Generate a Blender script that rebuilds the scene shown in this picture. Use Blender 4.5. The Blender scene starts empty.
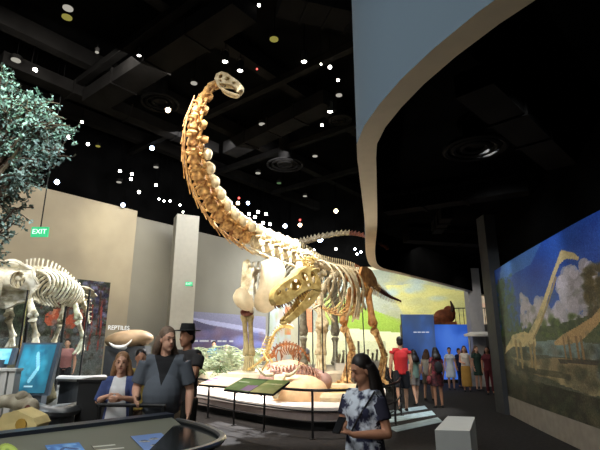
import bpy, math, random
import numpy as np
from mathutils import Vector as V, Matrix as M, noise
from mathutils.geometry import tessellate_polygon
random.seed(7)
C = bpy.context.scene.collection
PI = math.pi
# ------------------------------------------------------------------ camera
FOC = 450.0; PITCH = math.atan(120/450); CH = 1.58
cp, sp = math.cos(PITCH), math.sin(PITCH)
def ray(u, v):
    x = (u-300)/FOC; y = (225-v)/FOC
    return V((x, cp-y*sp, sp+y*cp))
def at(u, v, Y):
    r = ray(u, v); t = Y/r.y
    return V((r.x*t, Y, CH+r.z*t))
def atz(u, v, Z):
    r = ray(u, v); t = (Z-CH)/r.z
    return V((r.x*t, r.y*t, Z))
cam = bpy.data.cameras.new('camera'); co = bpy.data.objects.new('camera', cam); C.objects.link(co)
co.location = (0, 0, CH); co.rotation_euler = (PI/2+PITCH, 0, 0)
cam.sensor_width = 36; cam.lens = FOC/600*36; cam.clip_start = .05; cam.clip_end = 200
bpy.context.scene.camera = co
vs = bpy.context.scene.view_settings
bpy.context.scene.display_settings.display_device = 'sRGB'
vs.view_transform = 'Standard'; vs.look = 'None'; vs.exposure = 0; vs.gamma = 1; vs.use_curve_mapping = False
w = bpy.data.worlds.new('world'); bpy.context.scene.world = w; w.use_nodes = True
w.node_tree.nodes['Background'].inputs[0].default_value = (.5, .55, .65, 1)
w.node_tree.nodes['Background'].inputs[1].default_value = .012
# ------------------------------------------------------------------ materials
def lin(c):
    return tuple(((x/255)/12.92 if x/255 <= .04045 else ((x/255+.055)/1.055)**2.4) for x in c)
MATS = {}
def mat(name, rgb, rough=.7, metal=0, var=.15, scale=6, rgb2=None, bump=0, spec=.4, emit=None, es=0, detail=4):
    if name in MATS: return MATS[name]
    m = bpy.data.materials.new(name); m.use_nodes = True; nt = m.node_tree; b = nt.nodes['Principled BSDF']
    a = lin(rgb); c2 = lin(rgb2) if rgb2 else tuple(x*(1-var) for x in a); 
    if not rgb2: a = tuple(min(1, x*(1+var)) for x in a)
    tc = nt.nodes.new('ShaderNodeTexCoord'); n = nt.nodes.new('ShaderNodeTexNoise'); n.inputs['Scale'].default_value = scale
    n.inputs['Detail'].default_value = detail
    nt.links.new(tc.outputs['Object'], n.inputs['Vector'])
    r = nt.nodes.new('ShaderNodeValToRGB'); r.color_ramp.elements[0].position = .35; r.color_ramp.elements[1].position = .65
    r.color_ramp.elements[0].color = (*c2, 1); r.color_ramp.elements[1].color = (*a, 1)
    nt.links.new(n.outputs['Fac'], r.inputs['Fac']); nt.links.new(r.outputs['Color'], b.inputs['Base Color'])
    b.inputs['Roughness'].default_value = rough; b.inputs['Metallic'].default_value = metal
    b.inputs['Specular IOR Level'].default_value = spec
    if bump:
        bp = nt.nodes.new('ShaderNodeBump'); bp.inputs['Strength'].default_value = bump; bp.inputs['Distance'].default_value = .02
        nt.links.new(n.outputs['Fac'], bp.inputs['Height']); nt.links.new(bp.outputs['Normal'], b.inputs['Normal'])
    if emit:
        b.inputs['Emission Color'].default_value = (*lin(emit), 1); b.inputs['Emission Strength'].default_value = es
    MATS[name] = m; return m
def attr_mat(name, rough=.6, es=0):
    m = bpy.data.materials.new(name); m.use_nodes = True; nt = m.node_tree; b = nt.nodes['Principled BSDF']
    a = nt.nodes.new('ShaderNodeAttribute'); a.attribute_name = 'Col'
    nt.links.new(a.outputs['Color'], b.inputs['Base Color']); b.inputs['Roughness'].default_value = rough
    b.inputs['Specular IOR Level'].default_value = .3
    if es:
        nt.links.new(a.outputs['Color'], b.inputs['Emission Color']); b.inputs['Emission Strength'].default_value = es
    return m
def glass(name, rgb=(200, 220, 220), alpha=.12, rough=.03):
    m = bpy.data.materials.new(name); m.use_nodes = True; nt = m.node_tree; nt.nodes.clear()
    o = nt.nodes.new('ShaderNodeOutputMaterial'); t = nt.nodes.new('ShaderNodeBsdfTransparent'); g = nt.nodes.new('ShaderNodeBsdfGlossy')
    mx = nt.nodes.new('ShaderNodeMixShader'); t.inputs[0].default_value = (*[.9+.1*x for x in lin(rgb)], 1); g.inputs['Roughness'].default_value = rough
    fr = nt.nodes.new('ShaderNodeFresnel'); fr.inputs[0].default_value = 1.5
    nt.links.new(fr.outputs[0], mx.inputs[0]); nt.links.new(t.outputs[0], mx.inputs[1]); nt.links.new(g.outputs[0], mx.inputs[2])
    nt.links.new(mx.outputs[0], o.inputs[0]); return m
# ------------------------------------------------------------------ geometry
def fr(T, up=V((0, 0, 1))):
    T = T.normalized(); S = T.cross(up)
    if S.length < 1e-3: S = T.cross(V((0, 1, 0)))
    S.normalize(); return T, S, S.cross(T).normalized()
class MB:
    def __init__(s): s.v = []; s.f = []
    def tube(s, pts, rad, n=8, side=None, cap=True, closed=False):
        pts = [V(p) for p in pts]; k = len(pts)
        if not hasattr(rad, '__len__'): rad = [rad]*k
        prev = None; base = len(s.v)
        for i, p in enumerate(pts):
            if closed: T = pts[(i+1) % k]-pts[i-1]
            else: T = pts[min(i+1, k-1)]-pts[max(i-1, 0)]
            if T.length < 1e-9: T = V((0, 0, 1))
            T.normalize()
            if side is not None: A = V(side)-T*V(side).dot(T)
            elif prev is None:
                q = V((0, 0, 1)) if abs(T.z) < .9 else V((1, 0, 0)); A = q-T*q.dot(T)
            else: A = prev-T*prev.dot(T)
            if A.length < 1e-6: A = T.orthogonal()
            A.normalize(); prev = A; B = T.cross(A)
            r = rad[i]; rx, ry = (r if hasattr(r, '__len__') else (r, r))
            for j in range(n):
                a = 2*PI*j/n; s.v.append(p+A*(math.cos(a)*rx)+B*(math.sin(a)*ry))
        m = k if closed else k-1
        for i in range(m):
            for j in range(n):
                a = base+i*n+j; b = base+i*n+(j+1) % n; i2 = (i+1) % k
                s.f.append((a, b, base+i2*n+(j+1) % n, base+i2*n+j))
        if cap and not closed:
            s.f.append(tuple(base+j for j in range(n))[::-1]); s.f.append(tuple(base+(k-1)*n+j for j in range(n)))
    def ball(s, c, r, n=10, m=7, rot=None):
        c = V(c); r = r if hasattr(r, '__len__') else (r, r, r); base = len(s.v)
        R = rot or M.Identity(3)
        s.v.append(c+R @ V((0, 0, r[2])))
        for i in range(1, m):
            t = PI*i/m
            for j in range(n):
                a = 2*PI*j/n; s.v.append(c+R @ V((r[0]*math.sin(t)*math.cos(a), r[1]*math.sin(t)*math.sin(a), r[2]*math.cos(t))))
        s.v.append(c+R @ V((0, 0, -r[2]))); e = len(s.v)-1
        for j in range(n):
            s.f.append((base, base+1+j, base+1+(j+1) % n)); s.f.append((e, base+1+(m-2)*n+(j+1) % n, base+1+(m-2)*n+j))
            for i in range(m-2):
                a = base+1+i*n+j; b = base+1+i*n+(j+1) % n; s.f.append((a, a+n, b+n, b))
    def box(s, c, d, rz=0, R=None):
        c = V(c); R = R or M.Rotation(rz, 3, 'Z'); base = len(s.v)
        for z in (-1, 1):
            for x, y in ((-1, -1), (1, -1), (1, 1), (-1, 1)): s.v.append(c+R @ V((x*d[0]/2, y*d[1]/2, z*d[2]/2)))
        for f in ((3, 2, 1, 0), (4, 5, 6, 7), (0, 1, 5, 4), (1, 2, 6, 5), (2, 3, 7, 6), (3, 0, 4, 7)): s.f.append(tuple(base+i for i in f))
    def slab(s, loops, thick, fmap):
        """plate with holes: loops of 2-D points, fmap(x, y, k) -> 3-D, k=0/1 for the two faces"""
        flat = [p for l in loops for p in l]; base = len(s.v); n = len(flat)
        for k in (0, 1):
            for p in flat: s.v.append(V(fmap(p[0], p[1], k)))
        tri = tessellate_polygon([[V((p[0], p[1], 0)) for p in l] for l in loops])
        for t in tri:
            s.f.append(tuple(base+i for i in t)); s.f.append(tuple(base+n+i for i in reversed(t)))
        o = 0
        for l in loops:
            for i in range(len(l)):
                a = o+i; b = o+(i+1) % len(l); s.f.append((base+a, base+b, base+n+b, base+n+a))
            o += len(l)
    def prism(s, poly, z0, z1):
        s.slab([poly], 0, lambda x, y, k: (x, y, z1 if k else z0))
    def quad(s, *p):
        b = len(s.v); s.v += [V(q) for q in p]; s.f.append(tuple(range(b, b+len(p))))
    def build(s, name, m, parent=None, smooth=True, loc=None):
        me = bpy.data.meshes.new(name); me.from_pydata([tuple(p) for p in s.v], [], s.f); me.validate()
        import bmesh
        bm = bmesh.new(); bm.from_mesh(me); bmesh.ops.recalc_face_normals(bm, faces=bm.faces); bm.to_mesh(me); bm.free()
        if smooth:
            me.polygons.foreach_set('use_smooth', [True]*len(me.polygons))
            try: me.set_sharp_from_angle(angle=math.radians(40))
            except Exception: pass
        me.materials.append(m)
        o = bpy.data.objects.new(name, me); C.objects.link(o)
        if parent: 
            o.parent = parent
            if parent.type == 'MESH' or True: o.matrix_parent_inverse = M.Identity(4)
        if loc: o.location = loc
        return o
def local(parent_loc, p): return V(p)-V(parent_loc)
def tag(o, label, cat, group=None, kind=None):
    o['label'] = label; o['category'] = cat
    if group: o['group'] = group
    if kind: o['kind'] = kind
    return o
def empty(name, loc, label, cat, group=None, rz=0):
    o = bpy.data.objects.new(name, None); C.objects.link(o); o.location = loc; o.rotation_euler = (0, 0, rz); o.empty_display_size = .2
    return tag(o, label, cat, group)
class Thing:
    """an Empty at the base whose parts are modelled in world coordinates"""
    def __init__(s, name, base, label, cat, group=None):
        s.base = V(base); s.e = empty(name, base, label, cat, group)
    def part(s, name, mb, m, smooth=True, label=None, parent=None):
        mb.v = [V(p)-s.base for p in mb.v]
        o = mb.build(name, m, parent or s.e, smooth)
        if label: o['label'] = label
        return o
def structure(name, mb, m, smooth=False):
    o = mb.build(name, m, None, smooth); o['kind'] = 'structure'; return o
def bake(o, voxel, sm=4, fac=.5):
    r = o.modifiers.new('r', 'REMESH'); r.mode = 'VOXEL'; r.voxel_size = voxel; r.use_smooth_shade = True
    q = o.modifiers.new('s', 'SMOOTH'); q.factor = fac; q.iterations = sm
    dg = bpy.context.evaluated_depsgraph_get(); me = bpy.data.meshes.new_from_object(o.evaluated_get(dg))
    old = o.data; o.modifiers.clear(); o.data = me
    if not me.materials: me.materials.append(old.materials[0])
    return o
def crv(pts, n):
    """Catmull-Rom through pts, n samples evenly spaced"""
    pts = [V(p) for p in pts]; P = [pts[0]*2-pts[1]]+pts+[pts[-1]*2-pts[-2]]; out = []
    for i in range(1, len(P)-2):
        for k in range(20):
            t = k/20; a, b, c, d = P[i-1], P[i], P[i+1], P[i+2]
            out.append(.5*((2*b)+(c-a)*t+(2*a-5*b+4*c-d)*t*t+(3*b-a-3*c+d)*t**3))
    out.append(pts[-1]); L = [0]
    for i in range(1, len(out)): L.append(L[-1]+(out[i]-out[i-1]).length)
    res = []; j = 0
    for k in range(n):
        d = L[-1]*k/(n-1)
        while j < len(L)-2 and L[j+1] < d: j += 1
        f = (d-L[j])/max(1e-9, L[j+1]-L[j]); res.append(out[j].lerp(out[j+1], min(1, f)))
    return res
def text(s, size, m, parent=None, name='lettering', extrude=.004):
    cu = bpy.data.curves.new(name, 'FONT'); cu.body = s; cu.size = size; cu.extrude = extrude; cu.align_x = 'CENTER'; cu.align_y = 'CENTER'
    o = bpy.data.objects.new(name, cu); C.objects.link(o)
    dg = bpy.context.evaluated_depsgraph_get(); me = bpy.data.meshes.new_from_object(o.evaluated_get(dg))
    C.objects.unlink(o); bpy.data.objects.remove(o)
    me.materials.clear(); me.materials.append(m); o = bpy.data.objects.new(name, me); C.objects.link(o)
    if parent: o.parent = parent
    return o
# ------------------------------------------------------------------ painted panels
class Img:
    def __init__(s, w, h, top, bot, seed=1):
        s.w, s.h = w, h; yy, xx = np.mgrid[0:h, 0:w]; s.x = (xx+.5)/w; s.y = (yy+.5)/h   # y down
        s.a = np.zeros((h, w, 3)); s.rs = np.random.RandomState(seed)
        for k in range(3): s.a[..., k] = top[k]*(1-s.y)+bot[k]*s.y
    def mix(s, mask, c, al=1):
        m = mask.astype(float)*al
        s.a = s.a*(1-m[..., None])+np.array(c, float)*m[..., None]
    def poly(s, pts, c, al=1):
        ins = np.zeros_like(s.x, bool); n = len(pts)
        for i in range(n):
            x1, y1 = pts[i]; x2, y2 = pts[(i+1) % n]
            if y1 == y2: continue
            cnd = ((y1 > s.y) != (y2 > s.y)) & (s.x < (x2-x1)*(s.y-y1)/(y2-y1)+x1); ins ^= cnd
        s.mix(ins, c, al)
    def ell(s, cx, cy, rx, ry, c, al=1, soft=False):
        d = ((s.x-cx)/rx)**2+((s.y-cy)/ry)**2
        s.mix(np.clip(1-d, 0, 1) if soft else d < 1, c, al)
    def line(s, pts, wd, c, al=1, asp=1):
        for i in range(len(pts)-1):
            (x1, y1), (x2, y2) = pts[i], pts[i+1]; w1, w2 = (wd[i], wd[i+1]) if hasattr(wd, '__len__') else (wd, wd)
            dx, dy = x2-x1, (y2-y1)/asp; L = dx*dx+dy*dy+1e-9
            t = np.clip(((s.x-x1)*dx+(s.y-y1)/asp*dy)/L, 0, 1)
            d = np.hypot(s.x-x1-t*dx, (s.y-y1)/asp-t*dy); s.mix(d < (w1+(w2-w1)*t), c, al)
    def blobs(s, n, box, r, cols, al=.7):
        for i in range(n):
            c = cols[s.rs.randint(len(cols))]; rr = r*(.4+s.rs.rand())
            s.ell(box[0]+s.rs.rand()*(box[2]-box[0]), box[1]+s.rs.rand()*(box[3]-box[1]), rr, rr*(.6+s.rs.rand()), c, al, True)
    def grain(s, amp, k=1):
        g = s.rs.randn(s.h//k+1, s.w//k+1); g = np.kron(g, np.ones((k, k)))[:s.h, :s.w]; s.a = np.clip(s.a+g[..., None]*amp, 0, 255)
def panel(name, img, p0, ux, uy, m, parent=None, curve=None, off=V((0, 0, 0)), thick=.03):
    """p0 top-left corner, ux along width, uy down; curve(u)->point replaces p0+u*ux"""
    w, h = img.w, img.h; vsx = []; 
    for j in range(h+1):
        for i in range(w+1):
            b = curve(i/w) if curve else V(p0)+V(ux)*(i/w)
            vsx.append(b+V(uy)*(j/h)-off)
    fs = [(j*(w+1)+i, j*(w+1)+i+1, (j+1)*(w+1)+i+1, (j+1)*(w+1)+i) for j in range(h) for i in range(w)]
    # back face and rim so the panel has thickness
    nrm = (V(ux) if not curve else curve(1)-curve(0)).cross(V(uy)).normalized()*thick
    b = len(vsx); cs = [0, w, (h+1)*(w+1)-1, h*(w+1)]
    nf = len(fs)
    if not curve:
        for c in cs: vsx.append(vsx[c]+nrm)
        fs += [(b, b+3, b+2, b+1)]
        for q in range(4): fs.append((cs[q], b+q, b+(q+1) % 4, cs[(q+1) % 4]))
    me = bpy.data.meshes.new(name); me.from_pydata([tuple(p) for p in vsx], [], fs)
    ca = me.color_attributes.new('Col', 'FLOAT_COLOR', 'CORNER')
    A = np.clip(img.a/255, 0, 1); A = np.where(A <= .04045, A/12.92, ((A+.055)/1.055)**2.4).reshape(-1, 3)
    out = np.ones((len(me.loops), 4), np.float32); out[:, :3] = .05
    out[:nf*4, :3] = np.repeat(A, 4, axis=0)
    ca.data.foreach_set('color', out.ravel()); me.materials.append(m)
    o = bpy.data.objects.new(name, me); C.objects.link(o)
    if parent: o.parent = parent
    return o
# ------------------------------------------------------------------ shared materials
BLACK = mat('black_paint', (18, 18, 18), .6, var=.2)
CEIL = mat('ceiling_black', (9, 9, 9), .95, var=.3, scale=1, spec=0)
DUCT = mat('duct_grey', (21, 20, 19), .9, var=.25, scale=2, spec=.03)
WALL = mat('beige_plaster', (176, 164, 138), .9, var=.05, scale=.6, rgb2=(160, 149, 126))
WALL2 = mat('grey_plaster', (150, 146, 132), .9, var=.05, scale=.6)
WHITE = mat('white_paint', (205, 203, 195), .7, var=.04, scale=2)
FASC = mat('fascia_plaster', (86, 102, 114), .85, var=.02, scale=.5)
METAL = mat('brushed_metal', (165, 168, 170), .35, 1, var=.08)
DMETAL = mat('dark_metal', (30, 30, 30), .5, .3, var=.1)
BONE = mat('tan_bone', (230, 190, 124), .6, var=.2, scale=9, rgb2=(140, 92, 48), bump=.5)
BONEW = mat('cream_bone', (222, 210, 178), .6, var=.1, scale=8, rgb2=(176, 158, 120), bump=.4)
BONEY = mat('yellow_bone', (214, 190, 120), .55, var=.1, scale=8, rgb2=(168, 138, 74), bump=.4)
BONEB = mat('rust_bone', (176, 112, 62), .6, var=.2, scale=8, rgb2=(110, 62, 32), bump=.4)
BONEG = mat('grey_bone', (178, 170, 148), .6, var=.1, scale=8, rgb2=(130, 120, 100), bump=.4)
DARKB = mat('dark_joint_bone', (92, 44, 28), .5, var=.3, scale=12, bump=.4)
TOOTH = mat('tooth', (120, 84, 48), .4, var=.2, scale=20)
GLASS = glass('clear_glass')
def lampmat(name, rgb, es):
    m = bpy.data.materials.new(name); m.use_nodes = True; nt = m.node_tree; nt.nodes.clear()
    o = nt.nodes.new('ShaderNodeOutputMaterial'); e = nt.nodes.new('ShaderNodeEmission'); e.inputs[0].default_value = (*lin(rgb), 1); e.inputs[1].default_value = es
    nt.links.new(e.outputs[0], o.inputs[0]); return m
def spot(loc, target, power, rgb, ang, blend=.4, size=.15):
    l = bpy.data.lights.new('spot_light', 'SPOT'); l.energy = power; l.color = rgb; l.spot_size = math.radians(ang); l.spot_blend = blend; l.shadow_soft_size = size
    o = bpy.data.objects.new('spot_light', l); C.objects.link(o); o.location = loc
    o.rotation_euler = (V(target)-V(loc)).to_track_quat('-Z', 'Y').to_euler(); return o
def area(loc, target, power, rgb, sx, sy):
    l = bpy.data.lights.new('area_light', 'AREA'); l.energy = power; l.color = rgb; l.shape = 'RECTANGLE'; l.size = sx; l.size_y = sy
    o = bpy.data.objects.new('area_light', l); C.objects.link(o); o.location = loc
    o.rotation_euler = (V(target)-V(loc)).to_track_quat('-Z', 'Y').to_euler(); return o
# ================================================================== SETTING
HC = 10.5
fl = MB(); fl.box((0, 13, -.05), (44, 46, .1)); structure('floor', fl, mat('dark_carpet', (46, 43, 41), .85, var=.25, scale=14, spec=.2))
ce = MB(); ce.box((0, 13, HC+.05), (44, 46, .1)); structure('ceiling', ce, CEIL)
# left wall follows the line top edge at 7 m
A0, A1 = V((-16.2, 6.45, 0)), V((-6.8, 18.05, 0)); B0, B1 = V((-6.9, 18.45, 0)), V((0, 27.4, 0))
wd = (A1-A0).normalized(); wn = V((-wd.y, wd.x, 0))     # outward (away from the hall)
def wallseg(name, a, b, z0, z1, m, th=.3):
    a, b = V(a), V(b); d = (b-a).normalized(); n = V((-d.y, d.x, 0))*th
    w_ = MB(); w_.prism([(a.x, a.y), (b.x, b.y), (b.x+n.x, b.y+n.y), (a.x+n.x, a.y+n.y)], z0, z1); return structure(name, w_, m)
wallseg('wall_left', A0, A1, 0, 7, WALL, 1.0)
wallseg('wall_left_far', B0+wn*.45, B1+wn*.45, 0, 7, WALL2)
wallseg('wall_upper_left', A0+wn*.1, B1+wn*.6, 7, HC, CEIL, .9)
wallseg('wall_back', (-.6, 27.3, 0), (16, 27.3, 0), 0, 6.2, mat('back_plaster', (190, 186, 160), .9, var=.04))
wallseg('wall_upper_back', (-.6, 27.4, 0), (22, 27.4, 0), 6.2, HC, CEIL)
wallseg('wall_right_far', (14, 27, 0), (14, 12, 0), 0, 6, CEIL)
wallseg('wall_rear', (22, -9, 0), (-22, -9, 0), 0, HC, CEIL)
wallseg('wall_side_left', (-21.5, -9, 0), (-16.2, 6.1, 0), 0, HC, CEIL)
# structural column against the left wall
c0 = at(179, 330, 19.0); c0.z = 0
cb = MB(); rz = math.atan2(wd.y, wd.x); cb.box(c0+V((0, 0, 3.5)), (.95, .8, 7), rz-.45)
structure('trim_1', cb, mat('column_paint', (172, 168, 154), .8, var=.03))
# ---- balcony fascia: curved in plan
H = 3.80; dz = H-CH
raw = [(5.2, -2.2), (3.2, -.4), (1.5, .35), (.86, .72), (.60, 1.10), (.44, 1.42), (.345, 1.72), (.295, 2.0), (.30, 2.2), (.375, 2.65), (.56, 3.75), (.78, 5.2), (1.0, 6.0), (1.45, 6.55), (2.4, 7.7), (4.2, 10.0), (6.2, 12.6)]
fp = crv([V((a*dz if k > 2 else a*1.6, b*dz if k > 2 else b*1.6, 0)) for k, (a, b) in enumerate(raw)], 90)
fa = MB(); n = len(fp)
for i, p in enumerate(fp):
    T = (fp[min(i+1, n-1)]-fp[max(i-1, 0)]).normalized(); N = V((T.y, -T.x, 0))
    k = .23
    for q, z in ((p, H), (p, HC), (p+N*k, HC), (p+N*k, H)): fa.v.append(V((q.x, q.y, z)))
for i in range(n-1):
    for j in range(4):
        a = i*4+j; b = i*4+(j+1) % 4; fa.f.append((a, b, b+4, a+4))
fa.f.append((0, 1, 2, 3)); fa.f.append(tuple((n-1)*4+j for j in (3, 2, 1, 0)))
fo = structure('wall_balcony', fa, FASC, True)
fo.data.materials.append(CEIL); fo.data.materials.append(mat('soffit_beige', (206, 192, 164), .85, var=.03))
for pl in fo.data.polygons:     # the inner face is painted black
    c = pl.center; 
    if pl.index < (n-1)*4 and pl.index % 4 == 2: pl.material_index = 1
    if pl.index < (n-1)*4 and pl.index % 4 == 3: pl.material_index = 2
# black ceiling over the balcony zone
bc = MB(); poly = [(p.x+.1, p.y) for p in fp[::3]]+[(fp[-1].x, fp[-1].y), (21, 27), (21, -6)]
bc.prism(poly, 4.9, 5.0); structure('ceiling_balcony', bc, CEIL)
# right mural wall (gently curved), skirting, end column
rw = crv([(4.96, 11.35, 0), (4.66, 9.5, 0), (4.42, 7.75, 0), (4.25, 6.4, 0), (4.15, 5.0, 0), (4.1, 3, 0), (4.1, -2, 0)], 60)
rb = MB(); k = len(rw); P = [(p.x+.14, p.y) for p in rw]+[(p.x+.5, p.y) for p in reversed(rw)]
rb.prism(P, 0, 4.9); structure('wall_right', rb, CEIL)
sk = MB(); P = [(p.x-.03, p.y) for p in rw]+[(p.x+.15, p.y) for p in reversed(rw)]
sk.prism(P, 0, .42); structure('baseboard_right', sk, mat('grey_plinth', (160, 152, 138), .6, var=.1))
colm = MB(); pc = at(503, 380, 11.5); colm.box((pc.x+.12, 11.6, 2.45), (.44, .5, 4.9)); structure('trim_2', colm, mat('dark_column', (58, 60, 62), .6, var=.1))
# far white pillar
pp = at(476, 330, 19.6); wp = MB(); wp.box((pp.x, 19.6, 2.4), (.55, .5, 4.8)); structure('trim_3', wp, mat('pale_pillar', (150, 150, 152), .7, var=.04))
# ---- painted mural on the right
im = Img(330, 170, (30, 70, 165), (40, 110, 205), 3)
hz = .55
im.blobs(60, (0, .0, 1, .25), .10, [(25, 60, 150), (40, 90, 190)], .5)
im.poly([(0.1, .0), (.5, 0), (.4, .1), (.05, .12)], (110, 160, 210), .5)
for i in range(420):     # banks of white cloud
    u_ = .26+.66*im.rs.rand(); top_ = .30+.10*math.sin((u_-.3)*9)**2-.13*math.exp(-((u_-.68)/.07)**2)+.05*math.sin(u_*40); v_ = top_+(.52-top_)*im.rs.rand()**1.2
    r_ = .012+.016*im.rs.rand(); g_ = 175+55*im.rs.rand()-40*(v_-top_); im.ell(u_, v_, r_, r_*1.5, (g_, g_*.97, g_*1.03), .75)
im.poly([(0, .5), (.2, .52), (.35, .49), (.5, .5), (.7, .47), (1, .5), (1, .66), (0, .66)], (78, 92, 60))
im.blobs(140, (0, .46, 1, .56), .02, [(52, 74, 34), (88, 110, 52), (36, 54, 30)], .8)
im.poly([(0, .6), (1, .6), (1, 1), (0, 1)], (96, 100, 84))
im.poly([(.15, .6), (.55, .58), (.8, .62), (.7, .68), (.3, .67)], (128, 150, 150))
im.poly([(.2, .72), (.5, .68), (.78, .7), (.9, .8), (.6, .82), (.3, .8)], (160, 140, 104))
im.poly([(0, .8), (.3, .84), (.7, .86), (1, .84), (1, 1), (0, 1)], (60, 60, 48)); im.line([(.1, .70), (.3, .74), (.5, .80), (.66, .83), (.8, .82)], [.004, .012, .02, .016, .004], (190, 172, 130), .9, 1.45)
im.blobs(260, (0, .62, 1, 1), .03, [(70, 72, 52), (120, 110, 84), (46, 52, 38), (84, 92, 70)], .5)
for x, w_ in ((.03, .05), (.07, .03)):   # trees on the left
    im.line([(x, .62), (x+.01, .1)], .01, (50, 44, 30)); im.blobs(90, (x-w_, .12, x+w_*1.2, .6), .022, [(40, 62, 30), (70, 96, 44), (30, 44, 28)], .8)
im.blobs(160, (.06, .10, .22, .5), .02, [(46, 76, 72), (60, 96, 80)], .6)
im.blobs(120, (.70, .24, .79, .5), .018, [(66, 62, 40), (90, 78, 48)], .8)
im.blobs(200, (.88, .1, 1, .55), .035, [(70, 90, 80), (110, 116, 90), (150, 120, 120), (50, 74, 52)], .6)
im.blobs(260, (.72, .55, 1, 1), .03, [(40, 70, 50), (66, 96, 74), (30, 50, 40), (90, 110, 130)], .7)
def bra(x, y, s, c1, c2, flip=1):
    L = lambda p: [(x+a*s0_*flip, y+b*.49) for a, b in p]
    A_ = 1.45; s0_ = s; s = s*.62; im.line([(x-.02, y+.19), (x+.4, y+.2)], .012, (52, 54, 40), .6, A_)
    im.line(L([(0, 0), (.13, -.02), (.2, .02)]), [.052*s, .06*s, .045*s], c1, asp=A_)
    im.line(L([(.0, 0), (-.1, .12), (-.14, .2)]), [.04*s, .02*s, .006*s], c1, asp=A_)
    for a, b in ((.02, .0), (.07, .03), (.17, .0), (.2, .02)): im.line(L([(a, b+.02), (a+.0, b+.22), (a-.005, b+.34)]), [.024*s, .015*s, .015*s], c2, asp=A_)
    im.line(L([(.18, -.02), (.26, -.22), (.34, -.46), (.42, -.72), (.47, -.86), (.52, -.9)]), [.045*s, .03*s, .022*s, .018*s, .018*s, .017*s], c1, asp=A_)
    im.line(L([(.21, -.02), (.29, -.22), (.37, -.46), (.44, -.70)]), .009*s, c2, asp=A_)
    im.line(L([(.47, -.87), (.50, -.93), (.56, -.86), (.58, -.82)]), [.015*s, .026*s, .02*s, .012*s], c1, asp=A_)
bra(.15, .58, .93, (226, 208, 152), (176, 152, 104))
im.line([(.50, .60), (.56, .58), (.63, .56), (.72, .50), (.79, .42), (.86, .35), (.92, .30), (.97, .33)], [.008, .02, .026, .016, .012, .011, .010, .006], (196, 160, 108), asp=1.45)
for a in (.55, .58, .62, .645): im.line([(a, .57), (a, .69)], .006, (150, 118, 78), asp=1.45)
im.poly([(.5, .69), (.72, .68), (.70, .705), (.51, .71)], (40, 40, 34), .7)
im.blobs(200, (0, .3, 1, 1), .02, [(60, 66, 50), (100, 110, 90)], .25); im.grain(9)
L0 = [0]
for i in range(1, 60): L0.append(L0[-1]+(rw[i]-rw[i-1]).length)
def rwc(u):
    d = .03+u*6.6; j = 0
    while j < 57 and L0[j+1] < d: j += 1
    return rw[j].lerp(rw[j+1], (d-L0[j])/(L0[j+1]-L0[j]))+V((0, 0, 3.40))
mu = panel('painted_mural', im, None, None, V((0, 0, -2.98)), attr_mat('mural_print', .45), curve=rwc)
so = mu.modifiers.new('thick', 'SOLIDIFY'); so.thickness = .03; so.offset = -1
tag(mu, 'tall wall mural of two long-necked dinosaurs under blue sky and white cloud', 'mural')
# ---- ceiling beams and ducts in the hall (grid follows the left wall)
da, db = wd, V((wd.y, -wd.x, 0))
def bar(a, b, w_, h_):
    d = (b-a); mb = MB(); mb.box((a+b)/2, (d.length, w_, h_), math.atan2(d.y, d.x)); return mb
O = V((-3, 14, 0))
bi = 0
for k, off in enumerate((-9.5, -5.2, -1.6, 2.4, 6.0)):
    a = O+db*off-da*20; b = O+db*off+da*13
    if off > 2: b = O+db*off+da*(7 if off < 4 else 3)
    mb = bar(a+V((0, 0, 10.1)), b+V((0, 0, 10.1)), .35, .5)
    o = structure('trim_%d' % (k+4), mb, DUCT)
for k, off in enumerate((-15, -11.5, -7.5, -3.5, .5, 4.5, 8.5)):
    a = O+da*off-db*11.5; b = O+da*off+db*7
    if off > 4: a = O+da*off-db*5
    mb = bar(a+V((0, 0, 9.75)), b+V((0, 0, 9.75)), .22, .22); structure('trim_%d' % (k+9), mb, DUCT)
dk = 0
for (pa, pb, w_, h_, z) in (((95, 100), (245, 5), .8, .45, 9.3), ((0, 60), (215, 150), .5, .4, 9.5), ((330, 100), (230, 150), .7, .5, 9.4), ((372, 20), (280, 0), .7, .4, 9.2), ((60, 150), (180, 205), .6, .4, 9.0)):
    a, b = atz(*pa, z), atz(*pb, z); mb = bar(a, b, w_, h_)
    for q in (.25, .5, .75):     # flanges
        c = a.lerp(b, q); mb.box(c, (.06, w_+.08, h_+.08), math.atan2((b-a).y, (b-a).x))
    for q in (.1, .9):
        c = a.lerp(b, q); mb.tube([c+V((0, 0, h_/2)), V((c.x, c.y, HC))], .02, 6)
    o = mb.build('air_duct', DUCT, None, False)
    tag(o, ['broad dark duct running diagonally above the bare wall at upper left', 'long narrow duct over the tree and the row of three bright lamps', 'square duct crossing the ceiling between the long neck and the balcony',
            'duct segment at the top edge beside the balcony corner', 'low duct close to the top of the beige wall'][dk], 'duct'); dk += 1
# round ceiling diffusers
for k, (u, v_, z, r_) in enumerate(((160, 103, 9.7, .62), (285, 165, 9.0, .75), (475, 148, 4.55, .45), (340, 120, 9.6, .4))):
    c = atz(u, v_, z); th = Thing('round_diffuser', (c.x, c.y, z), ['round ceiling diffuser beside the warm bright lamp at upper left', 'round ceiling diffuser in mid ceiling right of the long neck', 'large ringed diffuser in the dark ceiling under the balcony', 'small round diffuser near the balcony corner'][k], 'air vent')
    for q in (1, .72, .42):
        mb = MB(); ring = [c+V((math.cos(a)*r_*q, math.sin(a)*r_*q, .04*(1-q))) for a in [2*PI*i/28 for i in range(28)]]; mb.tube(ring, .045, 6, closed=True); th.part('ring', mb, DUCT)
    mb = MB(); mb.tube([c+V((0, 0, .05)), V((c.x, c.y, HC if z > 5 else 4.9))], [r_*.4, r_*.35], 16); th.part('neck_duct', mb, DUCT)
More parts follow.
